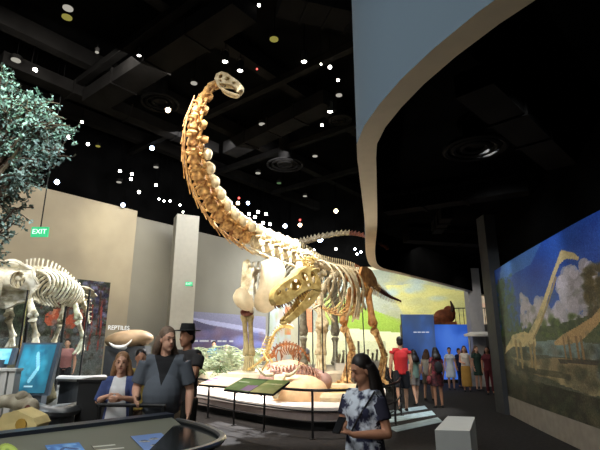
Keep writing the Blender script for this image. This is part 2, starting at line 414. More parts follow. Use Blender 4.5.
# ducts below the balcony ceiling
for k, (a, b, w_) in enumerate((((2.0, 4.6), (4.3, 6.9), .45), ((1.9, 9.6), (4.4, 8.2), .35), ((3.0, 12.4), (8.5, 13.8), .4), ((3.4, 10.0), (3.6, 11.5), .25))):
    z = 4.55; mb = bar(V((*a, z)), V((*b, z)), w_, .3)
    for q in (.2, .8):
        c = V((*a, z)).lerp(V((*b, z)), q); mb.tube([c, c+V((0, 0, .36))], .02, 6)
    for q in (.3, .6):
        c = V((*a, z)).lerp(V((*b, z)), q); mb.box(c, (.05, w_+.06, .36), math.atan2(b[1]-a[1], b[0]-a[0]))
    o = mb.build('air_duct', DUCT, None, False)
    tag(o, ['wide dark duct slanting under the balcony ceiling', 'duct crossing the wide one beneath the balcony', 'far duct under the balcony above the visitors', 'thin straight pipe duct running along under the balcony'][k], 'duct')
# pipe beside the fascia
pq = at(355, 60, 4.3); pt = MB(); pt.tube([(pq.x, 4.3, 5.95), (pq.x, 4.3, HC)], .035, 10); pt.tube([(pq.x, 4.3, 6.0), (pq.x+.1, 4.32, 6.0)], .02, 6); pt.tube([(pq.x, 4.3, 8.3), (pq.x+.1, 4.32, 8.3)], .02, 6)
tag(pt.build('conduit_pipe', METAL), 'thin grey vertical pipe beside the edge of the curved balcony', 'pipe')
# ------------------------------------------------------------------ ceiling lamps
LWH = lampmat('lamp_white', (255, 250, 240), 14); LBL = lampmat('lamp_blue', (200, 220, 255), 22); LWA = lampmat('lamp_warm', (255, 226, 180), 14)
LDI = lampmat('lamp_dim', (225, 220, 205), .55); LYE = lampmat('lamp_yellow', (190, 180, 90), .5); LRE = lampmat('lamp_red', (255, 90, 80), 4); LGN = lampmat('lamp_green', (130, 170, 120), .35)
NLAMP = 0
def lamp(u, v_, px, kind, m, label, group=None, z=None):
    """px: visible lens width in pixels, turned into a real lens size"""
    if z is None: z = 9.5
    p = atz(u, v_, z)
    if p.y > 23.0: p = at(u, v_, 22.0+random.random())
    # keep in front of the left wall
    lim = (p.x-B0.x)/(B1.x-B0.x)*(B1.y-B0.y)+B0.y-.8
    if p.y > lim and p.x < 0:
        r = ray(u, v_); s_ = (B1.y-B0.y)/(B1.x-B0.x); t = (B0.y-.8-B0.x*s_)/(r.y-r.x*s_); p = V((r.x*t, r.y*t, CH+r.z*t))
    d = (p-V((0, 0, CH))).length; r_ = px/2*d/FOC/1.0
    top = HC if z > 5 else 4.9
    th = Thing('spot_lamp' if kind != 'disc' else 'recessed_lamp', p, label, 'ceiling lamp', group)
    if kind == 'can':     # cylinder pointing down with yoke
        r_ *= .75; R = max(r_*1.25, .06); mb = MB(); mb.tube([p, p+V((0, 0, .08)), p+V((0, 0, R*3.6)), p+V((0, 0, R*4.2))], [R, R, R*.95, R*.5], 16, cap=False); mb.tube([p+V((0, 0, R*4.2)), p+V((0, 0, R*4.22))], [R*.5, .01], 16)
        th.part('housing', mb, DMETAL)
        mb = MB(); mb.tube([p+V((0, 0, .015)), p+V((0, 0, .035))], [r_*1.1, r_*1.1], 16); th.part('lens', mb, m)
        mb = MB(); mb.tube([p+V((R*1.1, 0, R*2)), p+V((R*1.1, 0, R*5)), p+V((-R*1.1, 0, R*5)), p+V((-R*1.1, 0, R*2))], .012, 6); mb.tube([p+V((0, 0, R*5)), V((p.x, p.y, top))], .012, 6); th.part('yoke', mb, CEIL)
    elif kind == 'disc':
        mb = MB(); mb.tube([p+V((0, 0, .0)), p+V((0, 0, .12))], [r_*1.15, r_*1.15], 18, cap=True); th.part('housing', mb, DUCT)
        mb = MB(); mb.tube([p+V((0, 0, -.02)), p+V((0, 0, .0))], [r_, r_], 18); th.part('lens', mb, m)
        mb = MB(); mb.tube([p+V((0, 0, .12)), V((p.x, p.y, top))], .012, 6); th.part('stem', mb, CEIL)
    else:                 # aimed spot: lens tilted towards the hall floor at the camera side
        r_ *= .68; D = (V((p.x*.3, p.y*.35, 1.5))-p).normalized(); mb = MB(); R = r_*1.15
        mb.tube([p, p-D*R*2.2, p-D*R*3], [R, R, R*.4], 14); th.part('housing', mb, DMETAL)
        mb = MB(); mb.tube([p+D*.005, p+D*.02], [r_, r_], 14); th.part('lens', mb, m)
        mb = MB(); mb.tube([p-D*R*1.5, V((p.x, p.y, top))], .009, 6); th.part('stem', mb, CEIL)
    return p
G = 'aimed spot lamps with round white lenses'
L_ = lambda *a, **k: lamp(*a, **k)
L_(68, 8, 8, 'disc', LDI, 'pale oval recessed lamp highest at upper left'); L_(67, 17, 8, 'disc', LYE, 'dull yellow lamp just under the pale oval one at upper left')
L_(97, 52, 3, 'disc', LDI, 'small faint lamp between the yellow lamp and the twin hanging lamp')
L_(139, 56, 4, 'can', LWH, 'hanging can lamp with bright lens above the bare wall at upper left', z=9.2)
L_(194, 83, 6, 'disc', LDI, 'faint oval lamp left of the small raised skull'); L_(16, 60, 7, 'disc', LDI, 'faint oval lamp above the green tips of the tree')
for k, (u, v_) in enumerate(((35, 70), (57, 81), (77, 90))):
    L_(u, v_, 5.5, 'aim', LWH, ['first lamp from the left of the slanting row of three bright white ones', 'middle lamp of the slanting row of three bright white ones', 'right lamp of the slanting row of three bright white ones'][k])
L_(122, 112, 6, 'aim', LBL, 'large bluish white lamp left of the round diffuser'); L_(134, 116, 6, 'disc', LDI, 'faint oval lamp touching the big bluish lamp')
L_(168, 110, 7, 'aim', LWA, 'large warm white lamp at the edge of the round diffuser')
L_(82, 122, 3.5, 'aim', LWH, 'small white lamp at the tip of the tree branches'); L_(69, 137, 5, 'aim', LWH, 'white lamp right behind the tree crown')
L_(88, 144, 4, 'aim', LWH, 'small white lamp next to the small yellow lamp'); L_(98, 146, 4, 'disc', LYE, 'small yellow lamp next to the small white one by the tree')
L_(152, 148, 6, 'aim', LBL, 'single blue white lamp midway between the wall top and the long neck')
L_(57, 182, 6, 'aim', LBL, 'bright blue lamp at the top of the beige wall behind the tree')
L_(123, 205, 5.5, 'aim', LBL, 'bright blue lamp at the wall top nearest the bright wall patch')
for u, v_ in ((120, 171), (132, 174), (131, 179), (139, 192), (156, 185)): L_(u, v_, 4.2, 'aim', LWH, 'round white lamp in the loose cluster above the wall left of the column', 'white lamps above the left wall', z=8.8)
for u, v_ in ((156, 167), (119, 182)): L_(u, v_, 4.5, 'disc', LDI, 'faint oval lamp in the cluster above the left wall', 'faint oval lamps above the left wall', z=9.2)
for u, v_ in ((159, 199), (164, 201), (170, 201), (180, 205)): L_(u, v_, 3, 'aim', LWH, 'tiny white lamp in the short row just above the column', 'tiny lamps above the column', z=8.5)
L_(183, 212, 2.6, 'aim', LWH, 'tiny white lamp directly over the column top', z=8)
L_(251, 21, 5, 'can', LWH, 'tall hanging lamp at the top middle with two bright ends', z=9.1); L_(259, 5, 4, 'aim', LWH, 'small white lamp above the tall hanging lamp at top middle')
L_(274, 39, 8, 'disc', LYE, 'cream ringed lamp at the top middle')
L_(225, 62, 6, 'can', LWH, 'left can lamp of the pair directly above the small raised skull', z=9.2); L_(240, 71, 6, 'can', LWH, 'right can lamp of the pair directly above the small raised skull', z=9.2)
L_(257, 69, 2.4, 'aim', LRE, 'red glowing lamp right of the small raised skull')
L_(304, 62, 6, 'can', LWH, 'can lamp hanging alone between the raised skull and the balcony', z=9.2)
L_(321, 64, 2.6, 'aim', LWH, 'tiny lamp left of the bright lamp by the balcony'); L_(330, 67, 5, 'aim', LWH, 'bright lamp nearest the balcony top')
L_(338, 80, 4, 'aim', LWH, 'small lamp under the bright lamp by the balcony'); L_(339, 95, 6, 'disc', LDI, 'pale oval lamp by the balcony edge')
L_(330, 112, 6, 'can', LWH, 'can lamp hanging below the pale oval lamp by the balcony', z=9.0); L_(322, 125, 4, 'aim', LWH, 'small lamp lowest beside the balcony corner')
L_(262, 124, 6, 'disc', LDI, 'pale oval lamp above the greenish one in mid ceiling'); L_(261, 134, 6, 'disc', LGN, 'greenish oval lamp in mid ceiling')
L_(315, 156, 5, 'disc', LDI, 'oval lamp in mid ceiling nearest the balcony edge'); L_(258, 173, 5, 'disc', LDI, 'oval lamp in mid ceiling right of the long neck')
L_(279, 183, 4.5, 'disc', LGN, 'very faint oval lamp below the mid ceiling diffuser'); L_(305, 196, 4, 'disc', LDI, 'faint lamp low in the ceiling above the skeletons')
L_(238, 203, 5, 'aim', LWA, 'warm lamp with red filter right of the curved neck'); L_(239, 198, 3, 'aim', LRE, 'red lamp over the warm one right of the curved neck')
L_(248, 203, 5, 'aim', LBL, 'blue white lamp next to the red filtered one')
for u, v_ in ((258, 212), (255, 217), (266, 214), (263, 223), (270, 224), (249, 214), (281, 238)): L_(u, v_, 4.4, 'aim', LWH, 'white lamp in the tight cluster behind the base of the neck', 'white lamps clustered behind the neck base')
L_(285, 226, 6, 'aim', LBL, 'large blue white lamp above the shoulder vertebrae'); L_(300, 225, 5.5, 'aim', LWA, 'warm pink lamp above the shoulder vertebrae'); L_(300, 220, 3, 'aim', LRE, 'red lamp on top of the warm pink one')
L_(336, 211, 6, 'aim', LWA, 'reddish warm lamp hanging alone left of the balcony edge')
L_(320, 239, 9, 'aim', LBL, 'brightest blue white lamp beside the thin tail'); L_(314, 250, 3.5, 'aim', LWH, 'small lamp below the brightest blue one'); L_(336, 249, 4, 'aim', LWH, 'small lamp above the tyrannosaur back', z=7.5)
for u, v_ in ((355, 249), (357, 254), (361, 252)): L_(u, v_, 3.2, 'aim', LBL, 'tiny blue lamp of the three close together beside the balcony edge', 'three tiny blue lamps by the balcony edge')
L_(445, 216, 7, 'disc', LDI, 'pale oval lamp under the balcony left of the column', z=4.6); L_(486, 245, 6, 'disc', LDI, 'pale oval lamp under the balcony right above the dark column', z=4.6)
L_(415, 277, 3.5, 'disc', LDI, 'small faint lamp under the balcony near its far edge', z=4.5)
L_(521, 229, 5, 'disc', LGN, 'dim round lamp above the mural', z=4.5); L_(527, 238, 5, 'disc', LDI, 'dim oval lamp below the dim round one above the mural', z=4.5)
L_(514, 265, 5, 'aim', LWA, 'bright warm lamp at the left end of the mural top', z=3.75)
L_(554, 246, 4, 'aim', LDI, 'small lamp at the middle of the mural top', z=3.95); L_(528, 273, 3.2, 'aim', LWH, 'small bright lamp right under the green sign by the mural', z=3.55)
# exit signs
EXM = mat('exit_sign_face', (60, 150, 110), .5, emit=(40, 190, 120), es=.9); EXL = lampmat('exit_letters', (220, 255, 235), 1.6)
for (u, v_, Y, wd_, top, lb) in ((40, 232, 13.0, .50, HC, 'green exit sign hanging beside the tree on the beige wall side'), (189, 284, 18.2, .28, None, 'small green exit sign fixed on the pale column'), (532, 266, 9.6, .35, 4.9, 'green exit sign hanging in front of the mural top')):
    p = at(u, v_, Y); th = Thing('exit_sign', p-V((0, 0, wd_*.3)), lb, 'sign'); mb = MB(); mb.box(p, (wd_, .06, wd_*.6)); pl = th.part('sign_panel', mb, EXM, False)
    t = text('EXIT', wd_*.42, EXL, th.e); t.location = V((0, -.04, wd_*.3)); t.rotation_euler = (PI/2, 0, 0)
    mb = MB()
    if top: mb.tube([p+V((0, 0, wd_*.3)), V((p.x, p.y, top))], .02, 6)
    else: mb.tube([p, V((p.x, p.y+.6, p.z))], .03, 6)
    th.part('bracket', mb, DMETAL)
# ================================================================== SKELETONS
def vertebra(mb, c, T, up, L, w_, sp=.6, tw=.6, bif=False, rib=False, sweep=.15):
    T, S, D = fr(T, up); P = lambda t, s_, d: c+T*t+S*s_+D*d
    h = L/2
    mb.tube([P(-h, 0, 0), P(-h*.7, 0, 0), P(0, 0, .03*w_), P(h*.65, 0, 0), P(h*.95, 0, 0)], [(w_*.48, w_*.46), (w_*.5, w_*.46), (w_*.33, w_*.33), (w_*.47, w_*.44), (w_*.34, w_*.32)], 10, side=S)
    mb.ball(P(h*.95, 0, 0), w_*.34, 8, 6)
    # neural arch
    mb.tube([P(0, 0, w_*.2), P(-h*.1, 0, w_*.62)], [(w_*.32, h*.62), (w_*.2, h*.5)], 8, side=S)
    if bif:
        for q in (-1, 1): mb.tube([P(-h*.1, q*w_*.12, w_*.5), P(-h*.2, q*w_*.3, w_*(.55+sp*.5)), P(-h*.25, q*w_*.34, w_*(.6+sp))], [(w_*.14, h*.5), (w_*.16, h*.52), (w_*.12, h*.34)], 8, side=S)
    else:
        mb.tube([P(-h*.1, 0, w_*.5), P(-h*(.1+sweep*2), 0, w_*(.5+sp*.6)), P(-h*(.1+sweep*4), 0, w_*(.5+sp))], [(w_*.1, h*.4), (w_*.07, h*.36), (w_*.11, h*.42)], 8, side=S)
    for q in (-1, 1):
        for e in (-1, 1): mb.tube([P(e*h*.3, q*w_*.2, w_*.5), P(e*h*1.05, q*w_*.34, w_*(.55+.06*e))], [w_*.12, w_*.09], 6); mb.ball(P(e*h*1.05, q*w_*.34, w_*.56), (w_*.13,)*3, 6, 5)
        mb.tube([P(0, q*w_*.25, w_*.35), P(-h*.1, q*w_*(.35+tw*.6), w_*.4), P(-h*.15, q*w_*(.4+tw), w_*.42)], [(w_*.1, h*.35), (w_*.07, h*.25), (w_*.1, h*.28)], 6, side=T.cross(V((0,0,1))) if abs(T.z)<.9 else S)
        if rib:
            mb.tube([P(h*.3, q*w_*.3, -w_*.15), P(h*.2, q*w_*.52, -w_*.5)], [w_*.12, w_*.1], 6)
            mb.tube([P(h*.9, q*w_*.50, -w_*.62), P(0, q*w_*.54, -w_*.6), P(-h*3.0, q*w_*.52, -w_*.72)], [w_*.035, w_*.075, w_*.03], 6)
def limb(mb, a, b, r0, r1, mid, side=None, n=10):
    a, b = V(a), V(b); f = lambda t: a.lerp(b, t)
    mb.tube([f(0), f(.06), f(.2), f(.5), f(.8), f(.94), f(1)], [tuple(x*k for x in r) for r, k in ((r0, .75), (r0, 1), (mid, 1.15), (mid, 1), (mid, 1.2), (r1, 1), (r1, .75))], n, side=side)
    d = (b-a).normalized(); S = V(side) if side is not None else d.orthogonal(); S = (S-d*S.dot(d)).normalized()
    for q in (-1, 1): mb.ball(b+S*q*r1[0]*.5-d*r1[0]*.1, (r1[0]*.5, r1[0]*.5, r1[0]*.5), 8, 6)
def rib_curve(c, T, D, S, q, wid, length, sweepb=.25):
    P = lambda s_, d, t: c+S*q*s_+D*d+T*t
    return crv([P(.02, .02, 0), P(wid*.5, .0, -.02), P(wid*.92, -.2*length, -.05), P(wid*1.05, -.45*length, -sweepb*.4*length), P(wid*.85, -.75*length, -sweepb*.7*length), P(wid*.5, -.98*length, -sweepb*length)], 12)
def ribs(th, c, T, D, S, wid, length, r, m, name='rib', sweepb=.25):
    for q in (-1, 1):
        mb = MB(); pts = rib_curve(c, T, D, S, q, wid, length, sweepb)
        mb.tube(pts, [(r*(1.2-.5*i/11), r*.6) for i in range(12)], 6, side=T); mb.ball(pts[0], r*1.2, 6, 5); th.part(name, mb, m)
def skull_plates(mb, outline, holes, width, frame_, th_=.03, roof=None):
    """both cheeks as pierced plates, roof strip between them"""
    O_, X, Z, Y_, sc = frame_
    for q in (-1, 1):
        mb.slab([outline]+holes, 0, lambda x, z, k: O_+X*(x*sc)+Z*(z*sc)+Y_*(q*(width(x, z)-th_*k)*sc))
    if roof:
        n0 = len(mb.v)
        for (x, z) in roof:
            for q in (-1, -.5, 0, .5, 1):
                mb.v.append(O_+X*(x*sc)+Z*((z+.025*(1-q*q))*sc)+Y_*(q*width(x, z)*sc))
        k = len(roof)
        for (x, z) in roof:
            for q in (-1, -.5, 0, .5, 1):
                mb.v.append(O_+X*(x*sc)+Z*((z+.025*(1-q*q)-.03)*sc)+Y_*(q*(width(x, z)-.005)*sc))
        for i in range(k-1):
            for j in range(4):
                a = n0+i*5+j; mb.f.append((a, a+1, a+6, a+5)); a += k*5; mb.f.append((a, a+5, a+6, a+1))
def ovl(cx, cz, rx, rz_, n=12, rot=0):
    return [(cx+rx*math.cos(a)*math.cos(rot)-rz_*math.sin(a)*math.sin(rot), cz+rx*math.cos(a)*math.sin(rot)+rz_*math.sin(a)*math.cos(rot)) for a in [2*PI*i/n for i in range(n)]]
UPZ = V((0, 0, 1))
# ------------------------------------------------------------------ platform
PZ = .42
def gxy(u, v_, z=0):
    p = atz(u, v_, z); return (p.x, p.y)
front = [(-5.2, 14.6), (-4.2, 13.6), (-3.0, 12.3), (-2.0, 11.2), (-1.2, 10.3), (-.5, 9.65), (.25, 9.2), (.95, 9.3), (1.5, 9.9), (1.8, 10.7), (2.1, 11.8), (2.35, 13.2), (2.5, 15), (2.8, 17.5), (2.6, 20)]
fpl = [(p.x, p.y) for p in crv([V((*a, 0)) for a in front], 50)]
def inset(pl, d):
    out = []
    for i, p in enumerate(pl):
        a = V(pl[max(i-1, 0)]); b = V(pl[min(i+1, len(pl)-1)]); t = (b-a).normalized(); out.append((p[0]-t.y*d, p[1]+t.x*d))
    return out
back = [(1.0, 21.5), (-1.2, 21.5), (-4.0, 18.3)]
th = Thing('display_platform', (0, 13, 0), 'long low pale pinkish platform with curved front carrying the big skeletons', 'platform')
mb = MB(); mb.prism(inset(fpl, .25)+back, 0, .16); th.part('toe_kick', mb, BLACK, False)
mb = MB(); mb.prism(inset(fpl, .06)+back, .16, .34); th.part('riser', mb, mat('riser_pink', (176, 158, 150), .8, var=.06), False)
mb = MB(); mb.prism(fpl+back, .34, PZ); th.part('deck', mb, mat('deck_white', (226, 214, 204), .8, var=.05, scale=3), False)
# raised mound under the far skeleton feet
th = Thing('rock_mound', (-.2, 15.6, PZ), 'raised pale rock mound under the feet of the long-necked skeleton', 'mound')
mb = MB(); mb.prism([(-3.2, 14.6), (-2.6, 13.5), (-1.4, 13.0), (0, 13.0), (1.3, 13.4), (1.7, 14.6), (1.8, 19.2), (-.5, 20.0), (-2.2, 18.4)], PZ, .8); th.part('rock_base', mb, mat('rock_pale', (196, 184, 160), .9, var=.15, scale=4, bump=.6), False)
# sand pit edging
th = Thing('sand_bed', (.9, 11.5, PZ), 'golden gravel bed with pale raised rim at the right of the platform', 'gravel bed')
mb = MB(); rim = crv([V(p) for p in ((.2, 10.55, .5), (.65, 10.15, .5), (1.1, 10.35, .5), (1.45, 11.0, .5), (1.7, 12.2, .5), (.9, 12.6, .5), (.2, 11.6, .5), (.2, 10.55, .5))], 40); mb.tube(rim[:-1], .1, 8, closed=True); th.part('rim', mb, mat('rim_tan', (214, 196, 160), .8, var=.1))
mb = MB(); mb.prism([(p.x, p.y) for p in rim[:-1]], PZ, .50); th.part('gravel', mb, mat('gravel_gold', (190, 160, 100), .95, var=.4, scale=30, bump=1), False)
# ------------------------------------------------------------------ sauropod
th = Thing('sauropod_skeleton', at(285, 350, 15.5)*1.0, 'huge long-necked dinosaur skeleton with tan neck arching up to the ceiling', 'dinosaur skeleton')
th.e.location.z = .8; th.base = V(th.e.location)
npts = [at(*a) for a in ((222, 79, 10.4), (213, 84, 10.35), (201, 99, 10.3), (194, 121, 10.3), (193, 147, 10.5), (198, 175, 10.9), (209, 200, 11.4), (225, 222, 12.1), (248, 238, 12.9), (272, 249, 13.7), (292, 256, 14.5))]
N = 18; nk = crv(npts, N*2+1)
for i in range(N):
    a, b = nk[i*2], nk[i*2+2]; c = nk[i*2+1]; T = (a-b); L = T.length
    # dorsal direction: right/up side of the curve in space
    prog = i/(N-1); up = V((.95, .30, .1+.7*prog)) if prog < .75 else V((.55, .2, .9))
    w_ = .17+.20*min(1, i/5)+.08*prog
    mb = MB(); vertebra(mb, c, T, up, L*.98, w_, sp=.42+.2*prog, tw=.28, bif=True, rib=i > 1)
    vo = th.part('neck_vertebra', mb, BONE if i < 13 else BONEW)  # paler bone on the lower neck paints in the strong light there
    if i > 4:
        Tn, S, D = fr(T, up); mb = MB()
        for q in (-1, 1): mb.ball(c+D*w_*.86+S*q*w_*.28-Tn*L*.06, (w_*.30, w_*.30, w_*.40), 10, 8)
        th.part('spine_lobe', mb, BONEW, parent=vo)  # cream colour paints the bright-lit tops of the spines
# steel armature following the neck
mb = MB(); mb.tube([p+V((-.02, .12, -.06)) for p in nk[2:]], .04, 6); th.part('support_rod', mb, DMETAL)
dp = [nk[-1]]+[at(*a) for a in ((301, 259, 15.3), (309, 262, 16.2), (316, 266, 17.4), (320, 270, 18.4), (318, 273, 19.4))]
dk_ = crv(dp, 25)
for i in range(12):
    c = dk_[i*2+1]; T = dk_[i*2]-dk_[i*2+2]; L = T.length; mb = MB()
    vertebra(mb, c, T, UPZ, L*.9, .44, sp=.75, tw=.7); th.part('back_vertebra', mb, BONEW)
    if i < 10:
        Tn, S, D = fr(T, UPZ); ribs(th, c+D*.1, Tn, D, S, .95+.25*math.sin(i/9*PI), 1.5+.35*math.sin(i/9*PI), .055, BONEG, sweepb=.12)
# whip tail arching beyond the balcony edge
tl = [dk_[-1]]+[at(*a) for a in ((300, 262, 20.6), (288, 250, 20.2), (303, 243, 18.6), (322, 237.5, 17.0), (343, 234, 15.6), (358, 235, 14.2), (372, 240, 13.1), (388, 249, 12.2))]
tk = crv(tl, 67)
for i in range(33):
    c = tk[i*2+1]; T = tk[i*2]-tk[i*2+2]; f = i/32; w_ = .30*(1-f)**1.2+.055; mb = MB()
    vertebra(mb, c, T, UPZ, T.length*1.0, w_, sp=.8*(1-f)**1.5+.05, tw=.5*(1-f)+.05); th.part('tail_vertebra', mb, BONEG if f < .75 else DARKB)
# limbs
def fore(ush, vsh, ue, ve, uf, Y, m1, m2):
    a, b, c = at(ush, vsh, Y), at(ue, ve, Y-.1), at(uf, 372, Y-.05); c.z = .86
    mb = MB(); limb(mb, a, b, (.30, .15), (.22, .14), (.11, .09), side=(1, -.3, 0)); th.part('humerus', mb, m1)
    for q in (-.085, .085):
        mb = MB(); o = V((q, abs(q)*.6, 0)); limb(mb, b+o-V((0, 0, .10)), c+o*.9+V((0, 0, .45)), (.13, .11), (.11, .09), (.065, .06), side=(1, 0, 0)); th.part('ulna' if q > 0 else 'radius', mb, m2)
    for k in range(5):
        o = V(((k-2)*.06, -.06+abs(k-2)*.04, 0)); mb = MB(); limb(mb, c+o*.8+V((0, 0, .42)), c+o*1.2, (.04, .04), (.045, .04), (.028, .028)); th.part('forefoot_bone', mb, m2)
    mb = MB(); mb.ball(b-V((0, 0, .04)), (.2, .15, .13), 10, 8); return mb
e1 = fore(252, 268, 247, 311, 248.5, 13.6, BONEG, mat('olive_bone', (150, 138, 100), .6, var=.2, scale=8)); th.part('elbow_joint', e1, DARKB, label='dark reddish elbow joint')
e2 = fore(319, 285, 322, 325, 321, 14.4, BONEW, BONEW); th.part('elbow_joint', e2, BONEW)
# broad shoulder blade and breast plates
def plate(pts, Y, thick, m, name, rotY=0):
    P = [at(u, v_, Y+(u-pts[0][0])*rotY) for u, v_ in pts]; c = sum(P, V())/len(P)
    n_ = (P[1]-P[0]).cross(P[len(P)//2]-P[0]).normalized(); mb = MB(); k = len(P)
    ring = [crv(P+[P[0]], 40)[:-1]][0]; R_ = len(ring)
    for off, sc in ((-.5, .85), (-.25, 1), (.25, 1), (.5, .85)): mb.v += [c+(p-c)*sc+n_*thick*off*(1) for p in ring]
    mb.v += [c-n_*thick*.75, c+n_*thick*.75]
    for l in range(3):
        for j in range(R_): mb.f.append((l*R_+j, l*R_+(j+1) % R_, (l+1)*R_+(j+1) % R_, (l+1)*R_+j))
    for j in range(R_): mb.f.append((4*R_, (j+1) % R_, j)); mb.f.append((4*R_+1, 3*R_+j, 3*R_+(j+1) % R_))
    return th.part(name, mb, m)
PLATE = mat('plate_bone', (188, 174, 144), .6, var=.12, scale=4, bump=.3)
plate([(262, 262), (276, 258), (285, 270), (281, 290), (276, 306), (266, 313), (256, 309), (255, 298), (260, 284)], 13.3, .16, PLATE, 'shoulder_blade', -.012)
plate([(236, 290), (243, 287), (251, 296), (254, 306), (248, 311), (238, 307), (233, 298)], 13.1, .16, PLATE, 'breast_plate')
plate([(296, 262), (310, 262), (312, 280), (304, 296), (294, 290)], 14.4, .14, PLATE, 'shoulder_blade', .01)
plate([(243, 262), (249, 260), (252, 275), (247, 291), (241, 288)], 13.25, .1, BONEW, 'breast_plate')
# bundle of long front ribs seen between the shoulder blades
for k in range(4):
    mb = MB(); mb.tube(crv([at(254+k*5, 262, 13.9), at(250+k*5, 282, 13.7), at(252+k*5, 303, 13.9)], 8), [(.05, .035)]*8, 6); th.part('rib', mb, BONEG)
# hips and hind limbs
hp = dk_[-2]; mb = MB()
for q in (-1, 1):
    mb.tube(crv([hp+V((q*.45, -.6, -.1)), hp+V((q*.5, 0, .15)), hp+V((q*.45, .6, -.1))], 8), [(.1, .15), (.12, .3), (.12, .38), (.12, .42), (.12, .42), (.12, .38), (.12, .3), (.1, .15)], 8)
    mb.tube([hp+V((q*.4, -.2, -.3)), hp+V((q*.2, -.4, -1.1))], [.14, .1], 8)
th.part('hip_bone', mb, BONEG)
for q in (-1, 1):
    a = hp+V((q*.65, 0, -.4)); b = V((a.x, a.y-.15, 2.0)); c = V((a.x, a.y, .95))
    mb = MB(); limb(mb, a, b, (.22, .16), (.2, .15), (.12, .1)); th.part('femur', mb, BONEG)
    mb = MB(); limb(mb, b-V((0, 0, .12)), c, (.17, .13), (.15, .12), (.09, .08)); th.part('tibia', mb, BONEG)
    mb = MB(); mb.ball(c+V((0, -.1, -.05)), (.2, .28, .12), 10, 8); th.part('foot', mb, BONEG)
# skull: turned to the right, high arched snout, slim lower jaw
sk0 = at(218, 80, 10.4); sk1 = at(243, 87, 10.2); X = (sk1-sk0); SL = X.length; X.normalize(); Yd = X.cross(UPZ).normalized(); Zd = Yd.cross(X).normalized()
Zd = Zd*.8; F_ = (sk0-Zd*.16, X, Zd, Yd, SL)
mb = MB()
wdt = lambda x, z: .20-.07*x
skull_plates(mb, [(0, .10), (-.02, .34), (.12, .50), (.35, .50), (.55, .42), (.78, .34), (.97, .22), (1.03, .05), (1.0, -.12), (.93, -.14), (.9, 0), (.62, .08), (.4, .06), (.2, .0)],
             [ovl(.17, .30, .075, .10), ovl(.43, .28, .09, .10), ovl(.72, .20, .075, .06), ovl(.24, .11, .05, .05)], wdt, F_, .05, roof=[(-.02, .34), (.12, .50), (.35, .50), (.55, .42), (.78, .34), (.97, .22), (1.03, .05)])
mb.tube([F_[0]+X*(.0*SL)+Zd*.08*SL, F_[0]-X*.12*SL+Zd*.05*SL], .05, 8)
sko = th.part('skull', mb, BONEW)
mb = MB(); J = lambda x, z, y: F_[0]+X*(x*SL)+Zd*(z*SL)+Yd*(y*SL)
mb.tube(crv([J(.12, .02, .17), J(.3, -.14, .16), J(.6, -.24, .13), J(.88, -.24, .08), J(.98, -.2, 0), J(.88, -.24, -.08), J(.6, -.24, -.13), J(.3, -.14, -.16), J(.12, .02, -.17)], 26), [(.035, .05)]*26, 8); th.part('lower_jaw', mb, BONEW)
for i in range(9):
    for q in (-1, 1):
        x = .66+i*.035; p = J(x, .03-.15*(i/8)**2, q*(wdt(x, 0)-.02)); mb = MB(); mb.tube([p+Zd*.01, p-Zd*.035], [.008, .003], 5); th.part('tooth', mb, TOOTH, parent=sko)
# support posts of the mount
mb = MB()
for p in (dk_[3], dk_[11], dk_[20]): mb.tube([V((p.x, p.y, .8)), p-V((0, 0, .15))], .022, 8)
th.part('support_post', mb, DMETAL)
# ------------------------------------------------------------------ tyrannosaur
th = Thing('tyrannosaur_skeleton', (1.2, 12.6, PZ), 'big yellowish meat-eater skeleton with open jaws in front of the long-necked one', 'dinosaur skeleton')
a, b = at(308, 270, 10.9), at(268, 289, 10.1); X = b-a; SL = X.length; X.normalize(); Yd = X.cross(UPZ).normalized(); Zd = Yd.cross(X).normalized()
F_ = (a-Zd*SL*.30, X, Zd*.86, Yd, SL); Zd = Zd*.86
J = lambda x, z, y: F_[0]+X*(x*SL)+Zd*(z*SL)+Yd*(y*SL)
wt = lambda x, z: (.20-.13*min(1, max(0, x))**.8)*(1-.15*max(0, z-.2)/.25)
mb = MB()
out = [(0, -.06), (-.03, .08), (0, .30), (.03, .40), (.12, .45), (.26, .44), (.38, .39), (.55, .37), (.72, .345), (.88, .29), (.97, .22), (1.01, .12), (.99, .02), (.92, -.03), (.75, -.045), (.58, -.03), (.42, 0), (.30, .01), (.22, .0), (.14, -.04), (.07, -.09)]
skull_plates(mb, out, [ovl(.09, .20, .055, .13, 12, .1), ovl(.255, .285, .07, .105, 12, -.25), ovl(.485, .205, .13, .11, 14, -.15), ovl(.70, .20, .045, .038), ovl(.87, .20, .06, .035, 12, -.5), ovl(.235, .09, .05, .035)], wt, F_, .035, roof=out[2:13])
mb.tube([J(-.02, .3, .19), J(-.04, .34, 0), J(-.02, .3, -.19)], [(.05, .12)]*3, 8)
mb.ball(J(-.04, .22, 0), (.06, .06, .06), 8, 6)
TSK = th.part('skull', mb, BONEY)
mb = MB(); ang = math.radians(19); ca, sa = math.cos(ang), math.sin(ang)
def JJ(x, z): # rotate jaw about the hinge (.06,-.06)
    x0, z0 = x-.06, z; return (.06+x0*ca+z0*sa, -.08-x0*sa+z0*ca)
jo = [(.0, -.02), (.02, .05), (.14, .07), (.3, .09), (.45, .05), (.65, .03), (.85, .04), (.95, .05), (.97, 0), (.92, -.08), (.7, -.11), (.5, -.13), (.3, -.14), (.12, -.10)]
skull_plates(mb, [JJ(*p) for p in jo], [[JJ(*p) for p in ovl(.33, -.02, .045, .03)]], lambda x, z: (.185-.12*min(1, max(0, x))**.8), F_, .04)
mb.tube([J(*JJ(.95, -.02), .07), J(*JJ(.99, -.02), 0), J(*JJ(.95, -.02), -.07)], [(.04, .06)]*3, 8)
TJW = th.part('lower_jaw', mb, BONEY)
